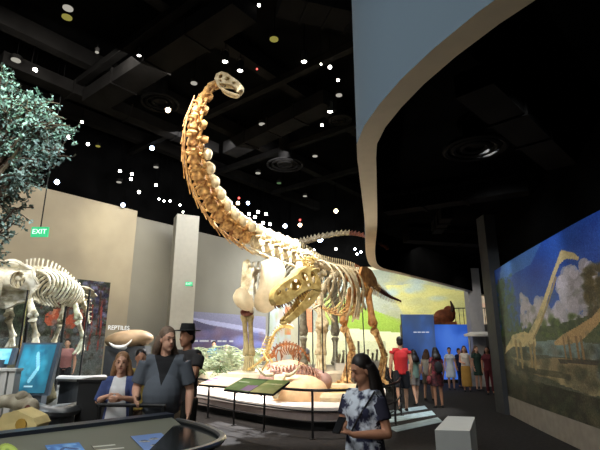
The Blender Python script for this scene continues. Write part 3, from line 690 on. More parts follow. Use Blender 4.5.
for q in (-1, 1):
    for i in range(11):
        x = .36+i*.058; z = -.035 if x > .5 else -.01; y = q*(wt(x, 0)-.02); ln = .06+.045*math.sin(i*1.3)**2
        mb = MB(); mb.tube([J(x, z+.02, y), J(x-.008, z-ln*.5, y), J(x-.025, z-ln, y)], [.016*SL, .012*SL, .002], 6); th.part('tooth', mb, TOOTH, parent=TSK)
        if i % 2 == 0 and x < .9:
            mb = MB(); p0 = JJ(x, .03); p1 = JJ(x-.02, .03+ln*.9); mb.tube([J(*p0, q*(.16-.12*x)), J(*p1, q*(.16-.12*x))], [.014*SL, .002], 6); th.part('tooth', mb, TOOTH, parent=TJW)
sp_ = [J(-.05, .22, 0)]+[at(*q) for q in ((305, 262, 11.3), (312, 262, 11.6), (321, 265.5, 12.0), (332, 268, 12.5), (345, 270, 13.1), (357, 274, 13.7), (366, 280, 14.3), (376, 288, 15.0), (388, 296, 15.7), (401, 301.5, 16.4))]
tk = crv(sp_, 121); nn = 60
for i in range(nn):
    c = tk[i*2+1]; T = tk[i*2]-tk[i*2+2]; f = i/(nn-1)
    if f < .12: w_, sp, tw, m, nm, bf = .17, .35, .5, BONEY, 'neck_vertebra', False
    elif f < .48: w_, sp, tw, m, nm, bf = .19, 1.05, .6, BONEW, 'back_vertebra', False
    elif f < .58: w_, sp, tw, m, nm, bf = .18, 1.1, .7, BONEB, 'hip_vertebra', False
    else: g = (f-.58)/.42; w_, sp, tw, m, nm, bf = .17*(1-g)+.05, 1.1*(1-g)+.25, .8*(1-g)+.1, DARKB if g > .45 else BONE, 'tail_vertebra', False
    if nm != 'tail_vertebra' and i % 2 and f > .12: pass
    mb = MB(); L = T.length*(.92); vertebra(mb, c, T, UPZ, L, w_, sp=sp, tw=tw, sweep=.1)
    if nm == 'tail_vertebra':
        Tn, S, D = fr(T, UPZ); g = (f-.58)/.42; mb.tube([c-D*w_*.4, c-D*(.1+.26*(1-g))-Tn*.1], [w_*.12, w_*.07], 5)
    if nm == 'back_vertebra' or nm == 'neck_vertebra': 
        pass
    th.part(nm, mb, m)
    if nm == 'back_vertebra' and i % 3 == 0:
        Tn, S, D = fr(T, UPZ); k = (f-.12)/.36; ln = .55+1.0*math.sin(min(1, k*1.35+.12)*PI*.62)-.35*max(0, k-.8)/.2
        ribs(th, c+D*.03, Tn, D, S, .30+.32*math.sin(min(1, k*1.1+.1)*PI), ln, .046, BONEW, sweepb=.22)
# belly ribs
for i in range(8):
    k = i/7; c = at(328+k*22, 309+k*6-(k-.4)**2*10, 12.0+k*1.2); mb = MB(); mb.tube(crv([c+V((-.35, .05, .22)), c+V((-.15, 0, .05)), c, c+V((.15, 0, .05)), c+V((.35, -.05, .22))], 8), .018, 6); th.part('belly_rib', mb, BONE)
# hips
hp = at(361, 279, 13.9)
Tn = (tk[70]-tk[58]).normalized(); Tn, S, D = fr(Tn, UPZ)
for q in (-1, 1):
    o = hp+S*q*.22; mb = MB()
    op = [(-.62, .10), (-.5, .34), (-.15, .44), (.25, .42), (.6, .26), (.66, .05), (.45, -.05), (.2, -.08), (.12, -.2), (-.1, -.22), (-.2, -.08), (-.5, -.05)]
    mb.slab([op], 0, lambda x, z, k: o+Tn*x+D*z+S*(q*(.035-.07*k))); th.part('hip_blade', mb, mat('amber_bone', (206, 150, 84), .55, var=.15, rgb2=(150, 96, 46), bump=.3))
    mb = MB(); mb.tube(crv([o-D*.15-Tn*.05, o-D*.6-Tn*.25-S*q*.12, o-D*1.05-Tn*.42-S*q*.2], 8), [(.1, .06)]*3+[(.06, .05)]*5, 8); mb.ball(o-D*1.08-Tn*.35-S*q*.2, (.1, .3, .09), 10, 6); th.part('pubis', mb, BONE)
    mb = MB(); mb.tube([o-D*.15+Tn*.1, o-D*.75+Tn*.55-S*q*.15], [.08, .035], 8); th.part('ischium', mb, BONEG)
# legs: near (right in the picture) and far
AMB = MATS['amber_bone']
for (hx, kn, an, ft) in (((367, 285, 13.9), (373, 322, 13.4), (384, 352, 13.9), (379, 373, 13.6)), ((352, 286, 13.6), (343, 320, 13.0), (352, 346, 13.5), (345, 376, 13.1))):
    a, b, c, d = at(*hx), at(*kn), at(*an), at(*ft); d.z = PZ+.12
    mb = MB(); limb(mb, a, b, (.17, .13), (.15, .12), (.09, .085)); th.part('femur', mb, AMB)
    mb = MB(); limb(mb, b-V((0, 0, .10)), c, (.14, .12), (.11, .09), (.065, .06)); th.part('tibia', mb, BONE)
    mb = MB(); limb(mb, b-V((-.12, -.05, .12)), c+V((.08, 0, 0)), (.05, .04), (.04, .035), (.022, .02)); th.part('fibula', mb, BONE)
    for k in (-1, 0, 1):
        mb = MB(); limb(mb, c+V((k*.06, 0, -.05)), d+V((k*.1, 0, .06)), (.05, .05), (.055, .05), (.038, .035)); th.part('foot_bone', mb, BONE)
        mb = MB(); e = d+V((k*.1, 0, .04)); dr = V((k*.45-.35, -.9, 0)).normalized()
        mb.tube([e, e+dr*.16+V((0, 0, .03)), e+dr*.3-V((0, 0, .04)), e+dr*.42+V((0, 0, 0)), e+dr*.52-V((0, 0, .11))], [.05, .045, .045, .04, .008], 8); th.part('toe', mb, BONE)
# shoulder blade and small arms
for q in (-1, 1):
    s0 = at(316, 272, 11.8)+V((q*.18, q*.12, 0)); 
    mb = MB(); mb.tube(crv([s0+V((.45, .35, .12)), s0+V((.15, .1, -.08)), s0+V((-.05, -.05, -.42))], 8), [(.09, .03)]*3+[(.06, .04)]*3+[(.13, .05)]*2, 8); th.part('shoulder_blade', mb, BONEW)
    e0 = s0+V((-.04, -.05, -.45)); e1 = e0+V((-.02, .0, -.30)); e2 = e1+V((-.16, -.14, -.10))
    mb = MB(); limb(mb, e0, e1, (.05, .045), (.045, .04), (.03, .03)); th.part('upper_arm', mb, BONEW)
    mb = MB(); limb(mb, e1, e2, (.04, .035), (.035, .03), (.025, .022)); th.part('forearm', mb, BONEW)
    for k in (-1, 1):
        mb = MB(); mb.tube([e2, e2+V((-.07, -.05+k*.03, -.03)), e2+V((-.11, -.08+k*.04, -.10))], [.02, .018, .004], 6); th.part('claw', mb, BONEW)
mb = MB()
for p in (tk[24], tk[46], tk[66]): mb.tube([V((p.x+.03, p.y, PZ)), p], .016, 8)
th.part('support_post', mb, DMETAL)
# ------------------------------------------------------------------ horned dinosaur at the left
th = Thing('horned_dinosaur_skeleton', (at(45, 300, 9.6).x, 9.6, .6), 'white horned dinosaur skeleton with big frill inside the left showcase', 'dinosaur skeleton')
CW = mat('white_cast_bone', (232, 226, 204), .55, var=.08, scale=8, rgb2=(170, 158, 126), bump=.4)
sp_ = [at(*q) for q in ((18, 275, 8.5), (27, 270, 8.8), (38, 268, 9.2), (50, 270, 9.6), (62, 277, 10.1), (72, 285, 10.6), (80, 294, 11.0), (86, 306, 11.4), (90, 320, 11.7))]
tk = crv(sp_, 53)
for i in range(26):
    c = tk[i*2+1]; T = tk[i*2]-tk[i*2+2]; f = i/25; mb = MB(); w_ = .17 if f < .7 else .17*(1-(f-.7)/.3)+.05
    vertebra(mb, c, T, UPZ, T.length*.92, w_, sp=1.1 if f < .7 else .6, tw=.8, sweep=.12); th.part('back_vertebra' if f < .7 else 'tail_vertebra', mb, CW)
    if .08 < f < .62:
        Tn, S, D = fr(T, UPZ); ribs(th, c+D*.03, Tn, D, S, .32+.12*math.sin((f-.08)/.54*PI), .48+.16*math.sin((f-.08)/.54*PI), .036, CW, sweepb=.18)
for (a, b, c, d, nm) in (((28, 288, 8.7), (34, 312, 8.5), (37, 333, 8.7), (38, 344, 8.6), 'fore'), ((12, 290, 9.1), (10, 312, 8.9), (14, 333, 9.1), (13, 344, 9), 'fore'), ((74, 292, 10.4), (79, 315, 10.2), (84, 334, 10.5), (82, 347, 10.3), 'hind'), ((66, 296, 10.9), (62, 318, 10.7), (55, 338, 10.9), (54, 348, 10.8), 'hind')):
    a, b, c, d = at(*a), at(*b), at(*c), at(*d)
    mb = MB(); limb(mb, a, b, (.12, .1), (.1, .08), (.06, .055)); th.part(nm+'_thigh_bone' if nm == 'hind' else 'upper_arm', mb, CW)
    mb = MB(); limb(mb, b-V((0, 0, .06)), c, (.09, .08), (.075, .06), (.045, .04)); th.part('shin_bone' if nm == 'hind' else 'forearm', mb, CW)
    for k in range(3): mb = MB(); mb.tube([c, d+V(((k-1)*.07, -.06, 0)), d+V(((k-1)*.1, -.16, -.08))], [.04, .035, .02], 6); th.part('toe', mb, CW)
hp = at(77, 289, 10.6)
for q in (-1, 1): mb = MB(); mb.tube(crv([hp+V((q*.1-.25, -.35, .05)), hp+V((q*.14, 0, .1)), hp+V((q*.1+.15, .4, -.05))], 8), [(.04, .1)]*2+[(.05, .17)]*4+[(.04, .1)]*2, 8); th.part('hip_blade', mb, BONEG)
# frill and skull
fc = at(4, 279, 8.3); mb = MB(); Fx = V((.95, .3, 0)).normalized(); 
o1 = [(.50*math.cos(a)*(1+.05*math.cos(9*a)), .42*math.sin(a)*(1+.05*math.cos(9*a))) for a in [2*PI*i/36 for i in range(36)]]
def frm(x, z, k): 
    d = .22*(x*x+z*z)/.25
    return fc+Fx*x+V((0, 0, z))+V((-.3, .95, 0))*(d-.06*k)
mb.slab([o1, ovl(-.22, .06, .12, .16), ovl(.22, .06, .12, .16)], 0, frm); 
mb.tube([frm(x, z, .5) for x, z in o1], .045, 6, closed=True)
th.part('frill', mb, CW)
mb = MB(); F_ = (fc+V((-.05, -.1, -.35)), V((-.42, -.88, -.25)).normalized(), UPZ, V((.88, -.42, 0)), .95)
so_ = [(0, 0), (0, .35), (.2, .38), (.4, .34), (.6, .34), (.72, .42), (.8, .30), (.95, .16), (1.0, -.02), (.93, -.06), (.8, .02), (.5, -.02), (.25, -.06)]
skull_plates(mb, so_, [ovl(.25, .22, .07, .07), ovl(.72, .16, .08, .08)], lambda x, z: .2-.13*x, F_, .04, roof=so_[1:9])
jw = F_[0]; th.part('skull', mb, CW)
mb = MB()
J = lambda x, z, y: F_[0]+F_[1]*(x*.95)+V((0, 0, z*.95))+F_[3]*(y*.95)
mb.tube([J(0, -.05, .16), J(.4, -.2, .13), J(.9, -.18, 0), J(.4, -.2, -.13), J(0, -.05, -.16)], [(.03, .06)]*5, 8); th.part('lower_jaw', mb, CW)
for q in (-1, 1): mb = MB(); p = J(.2, .36, q*.15); mb.tube(crv([p, p+V((-.05, -.15, .2)), p+V((-.08, -.35, .38))], 6), [.06, .055, .045, .035, .02, .005], 8); th.part('brow_horn', mb, CW)
mb = MB()
for p in (tk[10], tk[30]): mb.tube([V((p.x, p.y, .6)), p], .03, 8)
th.part('support_post', mb, DMETAL)
# ================================================================== DISPLAYS
def on_wall(u, v_, a, b, off=0):
    a, b = V(a), V(b); d = (b-a).normalized(); n_ = V((-d.y, d.x, 0)); a = a-n_*off; r = ray(u, v_)
    t = (a-V((0, 0, 0))).dot(n_)/(r.x*n_.x+r.y*n_.y); return V((r.x*t, r.y*t, CH+r.z*t))
PRINT = attr_mat('printed_panel', .6); PRINTG = attr_mat('printed_gloss', .35)
def wall_panel(name, im, u0, v0, u1, a, b, zb, off=.05, m=PRINT):
    p = on_wall(u0, v0, a, b, off); q = on_wall(u1, v0, a, b, off); q.z = p.z
    return panel(name, im, p, q-p, V((0, 0, zb-p.z)), m), p, q
# forest mural behind the horned skeleton
im = Img(150, 90, (52, 58, 46), (92, 92, 84), 5)
im.blobs(500, (0, 0, 1, .6), .035, [(34, 40, 28), (60, 70, 50), (86, 92, 80), (110, 110, 120), (50, 36, 30)], .7)
im.blobs(160, (.8, 0, 1, .5), .02, [(28, 26, 50), (120, 120, 160), (70, 30, 30), (40, 40, 60)], .8)
for x in (.62, .7, .84, .93): im.line([(x, .05), (x+.01, .9)], .006, (60, 44, 34)); im.line([(x+.02, .2), (x-.02, .8)], .003, (120, 66, 56))
im.poly([(0, .6), (1, .55), (1, 1), (0, 1)], (100, 104, 104)); im.blobs(200, (0, .55, 1, 1), .03, [(120, 122, 124), (80, 84, 84), (96, 90, 80)], .6)
for cx, cy in ((.60, .40), (.66, .37), (.74, .42), (.78, .38)): im.ell(cx, cy, .04, .07, (190, 92, 66)); im.ell(cx+.02, cy-.05, .02, .04, (210, 130, 100))
for x in (.83, .88, .95): im.line([(x, .25), (x+.012, .5), (x, .7)], .006, (140, 66, 58))
im.blobs(160, (.5, .25, 1, .8), .02, [(52, 50, 44), (90, 88, 84), (130, 70, 56), (110, 112, 120)], .7)
im.grain(8)
o, _, _ = wall_panel('forest_mural', im, -45, 262, 113, A0, A1, .3, .06)
tag(o, 'dark forest mural with reddish animals on the wall behind the horned skeleton', 'mural')
# landscape mural behind the ferns
im = Img(110, 80, (150, 150, 176), (128, 116, 158), 6)
im.poly([(0, .12), (1, .3), (1, .42), (0, .2)], (190, 190, 222)); im.poly([(0, .22), (.4, .3), (1, .5), (1, 1), (0, 1)], (124, 112, 140)); im.poly([(0, .16), (.3, .3), (.2, .5), (0, .5)], (96, 92, 120))
im.blobs(70, (0, .4, 1, 1), .09, [(116, 96, 130), (146, 124, 160), (110, 120, 190), (150, 120, 130)], .5); im.blobs(20, (.6, .55, 1, 1), .12, [(110, 130, 210), (190, 180, 235)], .5)
for i, x in enumerate((.03, .10, .15, .24, .32, .38, .47)): im.poly([(x, .56), (x+.055, .56), (x+.055, .60), (x, .60)], (232, 232, 240))
im.grain(4)
o, _, _ = wall_panel('landscape_mural', im, 193, 308, 266, B0+wn*.45, B1+wn*.45, .8, .08); tag(o, 'purple grey landscape mural with a line of white writing on the wall behind the ferns', 'mural')
im = Img(90, 90, (176, 190, 196), (196, 200, 190), 8)
im.poly([(.5, .2), (1, .25), (1, .6), (.5, .6)], (206, 132, 92)); im.blobs(70, (0, 0, 1, 1), .09, [(190, 200, 210), (210, 150, 110), (166, 176, 100)], .4)
o, _, _ = wall_panel('colour_mural', im, 270, 286, 299, B0+wn*.45, B1+wn*.45, .5, .08); tag(o, 'pale mural with orange and green patches seen through the ribs of the skeletons', 'mural')
# back wall mural
im = Img(200, 110, (126, 134, 120), (190, 190, 170), 9); X_ = lambda p: (p-306)/214; Y_ = lambda p: (p-266)/100
im.poly([(X_(x), Y_(y)) for x, y in ((306, 305), (312, 305), (312, 332), (306, 332))], (206, 132, 92)); im.poly([(X_(x), Y_(y)) for x, y in ((322, 292), (346, 286), (342, 318), (322, 322))], (150, 164, 84)); im.poly([(X_(x), Y_(y)) for x, y in ((340, 300), (362, 303), (405, 318), (405, 332), (345, 330))], (140, 168, 62)); im.poly([(X_(x), Y_(y)) for x, y in ((306, 328), (350, 324), (405, 329), (405, 366), (306, 366))], (226, 224, 180))
im.poly([(X_(x), Y_(y)) for x, y in ((384, 282), (420, 280), (470, 290), (470, 330), (405, 318))], (178, 174, 110)); im.blobs(90, (.35, 0, .85, .5), .04, [(150, 152, 112), (178, 172, 110), (140, 146, 112)], .4)
im.blobs(14, (.05, .12, .6, .3), .05, [(140, 160, 170)], .6); im.poly([(.76, .25), (1, .3), (1, .6), (.76, .6)], (214, 196, 176)); im.blobs(30, (.76, .25, 1, .9), .03, [(226, 180, 160), (236, 230, 220), (150, 120, 100)], .7)
im.grain(4)
a_, b_ = at(306, 262, 27.2), at(520, 262, 27.2); o = panel('back_mural', im, V((a_.x, 27.2, 6.0)), V((b_.x-a_.x, 0, 0)), V((0, 0, -6.0)), PRINT)
tag(o, 'large yellow and green mural lighting up the far end under the balcony edge', 'mural')
# blue screens
def screen(name, u0, u1, v0, Y, zb, top, bot, es, label, txt=None, seed=1):
    a_, b_ = at(u0, v0, Y), at(u1, v0, Y); im = Img(40, 40, top, bot, seed); im.blobs(30, (0, 0, 1, 1), .25, [top, bot, (90, 140, 235)], .35)
    th = Thing(name, ((a_.x+b_.x)/2, Y, 0), label, 'screen')
    m = attr_mat(name+'_face_%d' % seed, .6, es); o = panel('screen_face', im, a_-th.base, V((b_.x-a_.x, 0, 0)), V((0, 0, zb-a_.z)), m, th.e, thick=.02)
    mb = MB(); mb.box(((a_.x+b_.x)/2, Y+.12, (a_.z)/2), (b_.x-a_.x, .16, a_.z-.0)); th.part('screen_housing', mb, DMETAL, False)
    return th, a_, b_
th, a_, b_ = screen('projection_wall', 401, 433, 311, 20.2, .15, (84, 106, 150), (58, 88, 156), .22, 'tall grey blue panel with a small line of writing behind the red shirt', seed=11)
for k in range(4): pass
mb = MB()
for k, wq in enumerate((.16, .1, .2, .12)): mb.box((a_.x+.55+k*.18, 20.17, 2.12), (.14, .01, .05))
th.part('lettering', mb, lampmat('soft_white', (210, 220, 240), .7), False)
screen('projection_screen', 432, 472, 321, 20.4, .15, (40, 84, 180), (66, 112, 220), .6, 'brighter deep blue screen beside the pale pillar', seed=12)
# rusty fossil on the ledge above the blue screen
th = Thing('ledge_wall', (at(446, 322, 21.4).x, 21.4, 0), 'low ledge wall with thin railing behind the blue screens', 'ledge')
x0, x1 = at(401, 322, 21.4).x, at(492, 322, 21.4).x; zt = at(446, 321, 21.4).z
mb = MB(); mb.box(((x0+x1)/2, 21.5, zt/2), (x1-x0, .5, zt)); th.part('ledge', mb, mat('ledge_paint', (120, 116, 110), .8), False)
mb = MB(); 
for k in range(9):
    x = at(456, 320, 21.3).x+k*.2; mb.tube([(x, 21.4, zt), (x, 21.4, zt+.75)], .015, 6)
mb.tube([(at(456, 320, 21.3).x, 21.4, zt+.75), (at(456, 320, 21.3).x+1.7, 21.4, zt+.75)], .025, 6); th.part('railing', mb, DMETAL)
th = Thing('fossil_skull_cast', at(444, 321, 21.35), 'reddish brown frilled fossil head with dark upright horn on the ledge above the blue screen', 'fossil')
mb = MB(); c = at(444, 313, 21.35); mb.ball(c, (.5, .22, .34), 14, 10); mb.ball(c+V((-.42, 0, -.16)), (.3, .18, .18), 12, 8); mb.ball(c+V((.25, .05, .15)), (.3, .12, .36), 12, 8); mb.box((c.x, c.y, c.z-.3), (1.0, .35, .12)); th.part('head', mb, mat('rust_brown', (138, 78, 50), .7, var=.3, scale=5, bump=.5))
mb = MB(); mb.tube([c+V((.32, 0, .15)), c+V((.42, 0, .45)), c+V((.34, 0, .72))], [.1, .09, .03], 8); th.part('horn', mb, mat('dark_brown', (58, 38, 30), .6))
# small canopy table at far right
th = Thing('display_table', (at(483, 335, 18.9).x, 18.9, 0), 'far pale topped table display beside the pale pillar', 'table'); c = th.base
mb = MB(); mb.tube([c+V((0, 0, 1.92)), c+V((0, 0, 2.0)), c+V((0, 0, 2.1))], [(.78, .4), (.8, .42), (.5, .25)], 20, side=(1, 0, 0)); th.part('top', mb, WHITE)
for q in (-.6, .6): mb = MB(); mb.tube([c+V((q, 0, 0)), c+V((q, 0, 1.95))], .04, 8); th.part('leg', mb, METAL)
mb = MB(); mb.box(c+V((0, .1, .55)), (1.5, .5, 1.1)); th.part('cabinet', mb, mat('cabinet_grey', (150, 150, 150), .6), False)
# ------------------------------------------------------------------ ferns
FERN = mat('pale_fern', (222, 228, 200), .6, var=.2, scale=5, rgb2=(150, 168, 130)); FERN2 = mat('dark_fern', (84, 100, 62), .6, var=.3, scale=5)
fr_lab = ['pale frothy fern at the left end of the fern row', 'second fern from the left below the landscape mural', 'third fern of the row below the landscape mural', 'middle tall pale fern of the row', 'fern with the widest spread left of the tall dinosaur leg', 'fern just left of the tall dinosaur leg', 'fern behind the tall dinosaur leg', 'low dark fern at the front left of the row', 'low dark fern in front of the middle of the row']
for k, (u, v_, Y, s_) in enumerate(((190, 372, 15.6, .95), (199, 371, 15.3, 1.0), (209, 371, 15.0, .95), (218, 372, 15.6, 1.05), (228, 371, 14.9, 1.0), (237, 371, 15.5, 1.0), (256, 371, 16.2, 1.0), (196, 374, 14.0, .55), (219, 374, 13.7, .5))):
    x = at(u, v_, Y).x; th = Thing('fern_plant', (x, Y, PZ), fr_lab[k], 'plant'); b = V((x, Y, PZ))
    mb = MB(); mb.tube([b, b+V((0, 0, .25*s_))], [.09, .12], 8); th.part('stem', mb, mat('bark', (70, 56, 42), .9, bump=.5))
    mb = MB()
    for q in range(20):
        a = q*2.4; ln = s_*(.75+.4*random.random()); el = .25+1.1*random.random(); d = V((math.cos(a), math.sin(a), 0)); p0 = b+V((0, 0, .22*s_))
        P = crv([p0, p0+d*ln*.35*math.cos(el)+V((0, 0, ln*.65*math.sin(el)+.15)), p0+d*ln*.9*math.cos(el*.7)+V((0, 0, ln*.75*math.sin(el)))], 9)
        mb.tube(P, [.014]*8+[.004], 4)
        for i in range(1, 9):
            T = (P[i]-P[i-1]).normalized(); S = T.cross(UPZ).normalized(); l = ln*.22*(1-abs(i-4)/7)
            for e in (-1, 1):
                t = P[i]+S*e*l+T*l*.4-V((0, 0, l*.25)); n0 = len(mb.v); mb.v += [P[i]-T*.02, P[i]+T*.025, t, P[i]+V((0, 0, .004))]; mb.f += [(n0, n0+1, n0+2), (n0, n0+2, n0+3)]
    th.part('foliage', mb, FERN if k < 7 else FERN2)
# ------------------------------------------------------------------ rocks and small mounts on the platform
def rock(name, c, r, m, label, cat='rock', seed=0, th=None, amp=.18):
    mb = MB(); mb.ball(c, r, 26, 16); cc = V(c)
    for i, p in enumerate(mb.v):
        d = V(p)-cc; f = 1+amp*noise.noise(V(p)*1.7+V((seed, 0, 0)))+amp*.5*noise.noise(V(p)*5+V((seed, 3, 0))); q = cc+d*f
        q.z = max(q.z, cc.z-.02 if False else c[2]-r[2]*.35); mb.v[i] = q
    if th: return th.part(name, mb, m)
    t = Thing(name, (c[0], c[1], c[2]-r[2]*.35), label, cat); t.part('stone', mb, m); return t
ROCKP = mat('peach_rock', (226, 190, 146), .85, var=.12, scale=5, bump=.5)
c = at(299, 388, 10.5); t = rock('display_rock', (c.x, c.y, .55), (.62, .38, .42), ROCKP, 'pale peach rock at the front of the platform under the horned skull', seed=2)
c = at(295, 366, 12.2); rock('display_rock', (c.x, c.y, .62), (.95, .5, .42), mat('pink_rock', (170, 138, 128), .85, var=.2, scale=5, bump=.6), 'pinkish rock behind the horned skull under the scattered ribs', seed=5)
c = at(289, 360, 13.2); rock('display_rock', (c.x-.1, 13.4, .75), (.75, .45, .42), ROCKP, 'pedestal rock under the small brown skeleton', seed=8)
# horned skull on rock
th = Thing('horned_skull', at(278, 384, 10.2), 'white horned skull resting on the peach rock by the railing', 'fossil skull')
b = at(278, 372, 10.25); mb = MB(); F_ = (b+V((.05, .05, -.12)), V((-.15, -.8, -.58)).normalized(), V((0, -.55, .83)).normalized(), V((1, -.1, 0)).normalized(), .5)
skull_plates(mb, so_, [ovl(.25, .22, .07, .07), ovl(.72, .16, .08, .08)], lambda x, z: .24-.15*x, F_, .05, roof=so_[1:9]); th.part('skull', mb, BONEW)
for q in (-1, 1): mb = MB(); mb.tube(crv([b+V((q*.1, 0, .02)), b+V((q*.28, -.02, .02)), b+V((q*.42, -.04, .14)), b+V((q*.5, -.04, .28))], 8), [.05, .045, .04, .036, .03, .022, .014, .004], 8); th.part('horn', mb, BONEW)
# scattered ribs
th = Thing('scattered_skeleton', at(296, 372, 12.0), 'brownish pink collapsed skeleton of ribs and vertebrae lying on the pinkish rock', 'dinosaur skeleton')
PB = mat('pink_bone', (190, 146, 122), .6, var=.15, scale=8, rgb2=(120, 78, 62), bump=.4)
P = crv([at(268, 362, 12.0), at(283, 366, 11.9), at(300, 364, 11.9), at(312, 368, 11.9), at(319, 374, 11.8)], 31)
for i in range(15):
    mb = MB(); vertebra(mb, P[i*2+1], P[i*2]-P[i*2+2], V((.1, -.6, .8)), (P[0]-P[2]).length*.9, .09, sp=.9, tw=.8); th.part('vertebra', mb, PB)
    mb = MB(); c = P[i*2+1]; mb.tube(crv([c, c+V((.03, -.18, .06)), c+V((.06, -.36, -.08)), c+V((.05, -.42, -.28))], 8), [.02]*7+[.008], 6); th.part('rib', mb, PB)
# small brown quadruped mount
th = Thing('small_quadruped_skeleton', at(289, 362, 13.3), 'small rusty brown four-legged skeleton standing on the pedestal rock', 'dinosaur skeleton')
P = crv([at(273, 350, 13.3), at(278, 343, 13.3), at(289, 340.5, 13.4), at(299, 344, 13.5), at(306, 352, 13.6), at(309, 358, 13.7)], 33)
for i in range(16):
    mb = MB(); c = P[i*2+1]; T = P[i*2]-P[i*2+2]; f = i/15; vertebra(mb, c, T, UPZ, T.length*.9, .08*(1-.5*f), sp=.8, tw=.8); th.part('vertebra', mb, BONEB)
    if 2 < i < 11:
        Tn, S, D = fr(T, UPZ); ribs(th, c, Tn, D, S, .15, .3, .016, BONEB)
for (hx, hy, kx, ky, fx, fy, dy) in ((278, 346, 276, 353, 278, 361, -.08), (280, 346, 282, 353, 280, 361, .12), (297, 345, 301, 353, 298, 361, -.08), (295, 345, 293, 353, 295, 361, .12)):
    a, b, c = at(hx, hy, 13.35+dy), at(kx, ky, 13.3+dy), at(fx, fy, 13.35+dy)
    mb = MB(); limb(mb, a, b, (.035, .03), (.035, .03), (.02, .018)); th.part('thigh_bone', mb, BONEB)
    mb = MB(); limb(mb, b, c, (.03, .025), (.03, .025), (.016, .015)); th.part('shin_bone', mb, BONEB)
mb = MB(); s0 = at(273, 350, 13.3); F_ = (s0+V((.05, 0, -.08)), V((-.85, -.3, -.3)).normalized(), UPZ, V((.3, -.9, 0)).normalized(), .34); skull_plates(mb, so_, [ovl(.25, .22, .08, .08)], lambda x, z: .2-.12*x, F_, .05, roof=so_[1:9]); th.part('skull', mb, BONEB)
# upright little skeleton left of centre
th = Thing('upright_skeleton', (at(267, 374, 12.6).x, 12.6, PZ), 'slender yellowish two-legged skeleton standing upright between the tall leg and the brown one', 'dinosaur skeleton')
P = crv([at(284, 322, 12.2), at(276, 328, 12.4), at(271, 337, 12.5), at(268, 346, 12.6), at(263, 355, 12.7), at(255, 362, 12.9), at(248, 366, 13.0)], 45)
for i in range(22):
    mb = MB(); c = P[i*2+1]; T = P[i*2]-P[i*2+2]; f = i/21; vertebra(mb, c, T, V((.6, .2, .8)), T.length*.9, .09*(1-.5*f), sp=.6, tw=.7); th.part('vertebra', mb, BONEY)
    if 5 < i < 12: Tn, S, D = fr(T, V((.6, .2, .8))); ribs(th, c, Tn, D, S, .12, .22, .014, BONEY)
for q in (-1, 1):
    h = at(265+q*1.5, 349, 12.6+q*.1); k_ = at(270+q*2, 358, 12.4+q*.1); a_ = at(264+q*3, 368, 12.6+q*.1); f_ = V((at(268+q*3, 376, 12.5).x, 12.5+q*.1, PZ+.03))
    for nm, x, y, r_ in (('thigh_bone', h, k_, .04), ('shin_bone', k_, a_, .034), ('foot_bone', a_, f_, .028)): mb = MB(); limb(mb, x, y, (r_, r_), (r_, r_), (r_*.6, r_*.6)); th.part(nm, mb, BONEY)
mb = MB(); s0 = at(284, 322, 12.2); F_ = (s0-V((0.03, 0, .05)), V((.85, -.4, -.1)).normalized(), UPZ, V((.4, .85, 0)).normalized(), .32); skull_plates(mb, [(p[0], p[1]*.8) for p in out], [ovl(.255, .22, .06, .06), ovl(.485, .16, .1, .06)], lambda x, z: .14-.08*x, F_, .04, roof=[(p[0], p[1]*.8) for p in out[2:13]]); th.part('skull', mb, BONEY)
# white glass cases behind the platform's right side
for k, (u, Y, wq) in enumerate(((347, 15.2, .8), (372, 17.5, 1.0))):
    x = at(u, 360, Y).x; th = Thing('glass_display_case', (x, Y, PZ if k == 0 else PZ), ['white plinth case with glass top behind the woman looking at her phone', 'farther white glass case left of the red shirted visitor'][k], 'display case')
    mb = MB(); mb.box((x, Y, PZ+.3), (wq, .6, .6)); th.part('plinth', mb, WHITE, False)
    mb = MB(); mb.box((x, Y, PZ+.95), (wq*.96, .56, .68)); th.part('glass_cover', mb, GLASS, False)
    mb = MB()
    for q in range(5): mb.tube([(x-wq*.35+q*wq*.17, Y, PZ+.6), (x-wq*.35+q*wq*.17+.04, Y, PZ+.8+.12*(q % 2))], [.05, .03], 8); mb.ball((x-wq*.35+q*wq*.17+.04, Y, PZ+.84+.12*(q % 2)), .05, 8, 6)
    th.part('fossil_rack', mb, BONEG)
# ------------------------------------------------------------------ railing round the platform
RAIL = mat('rail_steel', (46, 44, 44), .45, .5, var=.1)
posts = [(-3.9, 13.1), (-2.95, 11.9), (-2.07, 10.85), (-1.35, 9.9), (-.68, 9.2), (.22, 8.5), (1.25, 8.75), (1.95, 9.9), (2.35, 11.2), (2.62, 12.4), (2.75, 13.6), (2.9, 14.9), (3.05, 16.3), (3.1, 17.8)]
path = crv([V((*p, .80)) for p in posts], 120)
th = Thing('guard_rail', (.2, 8.5, 0), 'dark steel guard rail with posts curving round the platform', 'railing')
mb = MB(); mb.tube(path, .024, 8); th.part('top_rail', mb, RAIL)
for z in (.45, .28): mb = MB(); mb.tube([p-V((0, 0, .8-z)) for p in path], .015, 6); th.part('cable', mb, RAIL)
for p in posts: mb = MB(); mb.tube([(p[0], p[1], 0), (p[0], p[1], .012), (p[0], p[1], .013), (p[0], p[1], .80)], [.06, .06, .022, .022], 8); th.part('post', mb, RAIL)
th2 = [p for p in path if p.y > 12.2 and p.x > 2]
mb = MB()
for p in th2[::1]: mb.tube([(p.x, p.y, .1), (p.x, p.y, .8)], .009, 5)
th.part('baluster_row', mb, RAIL)
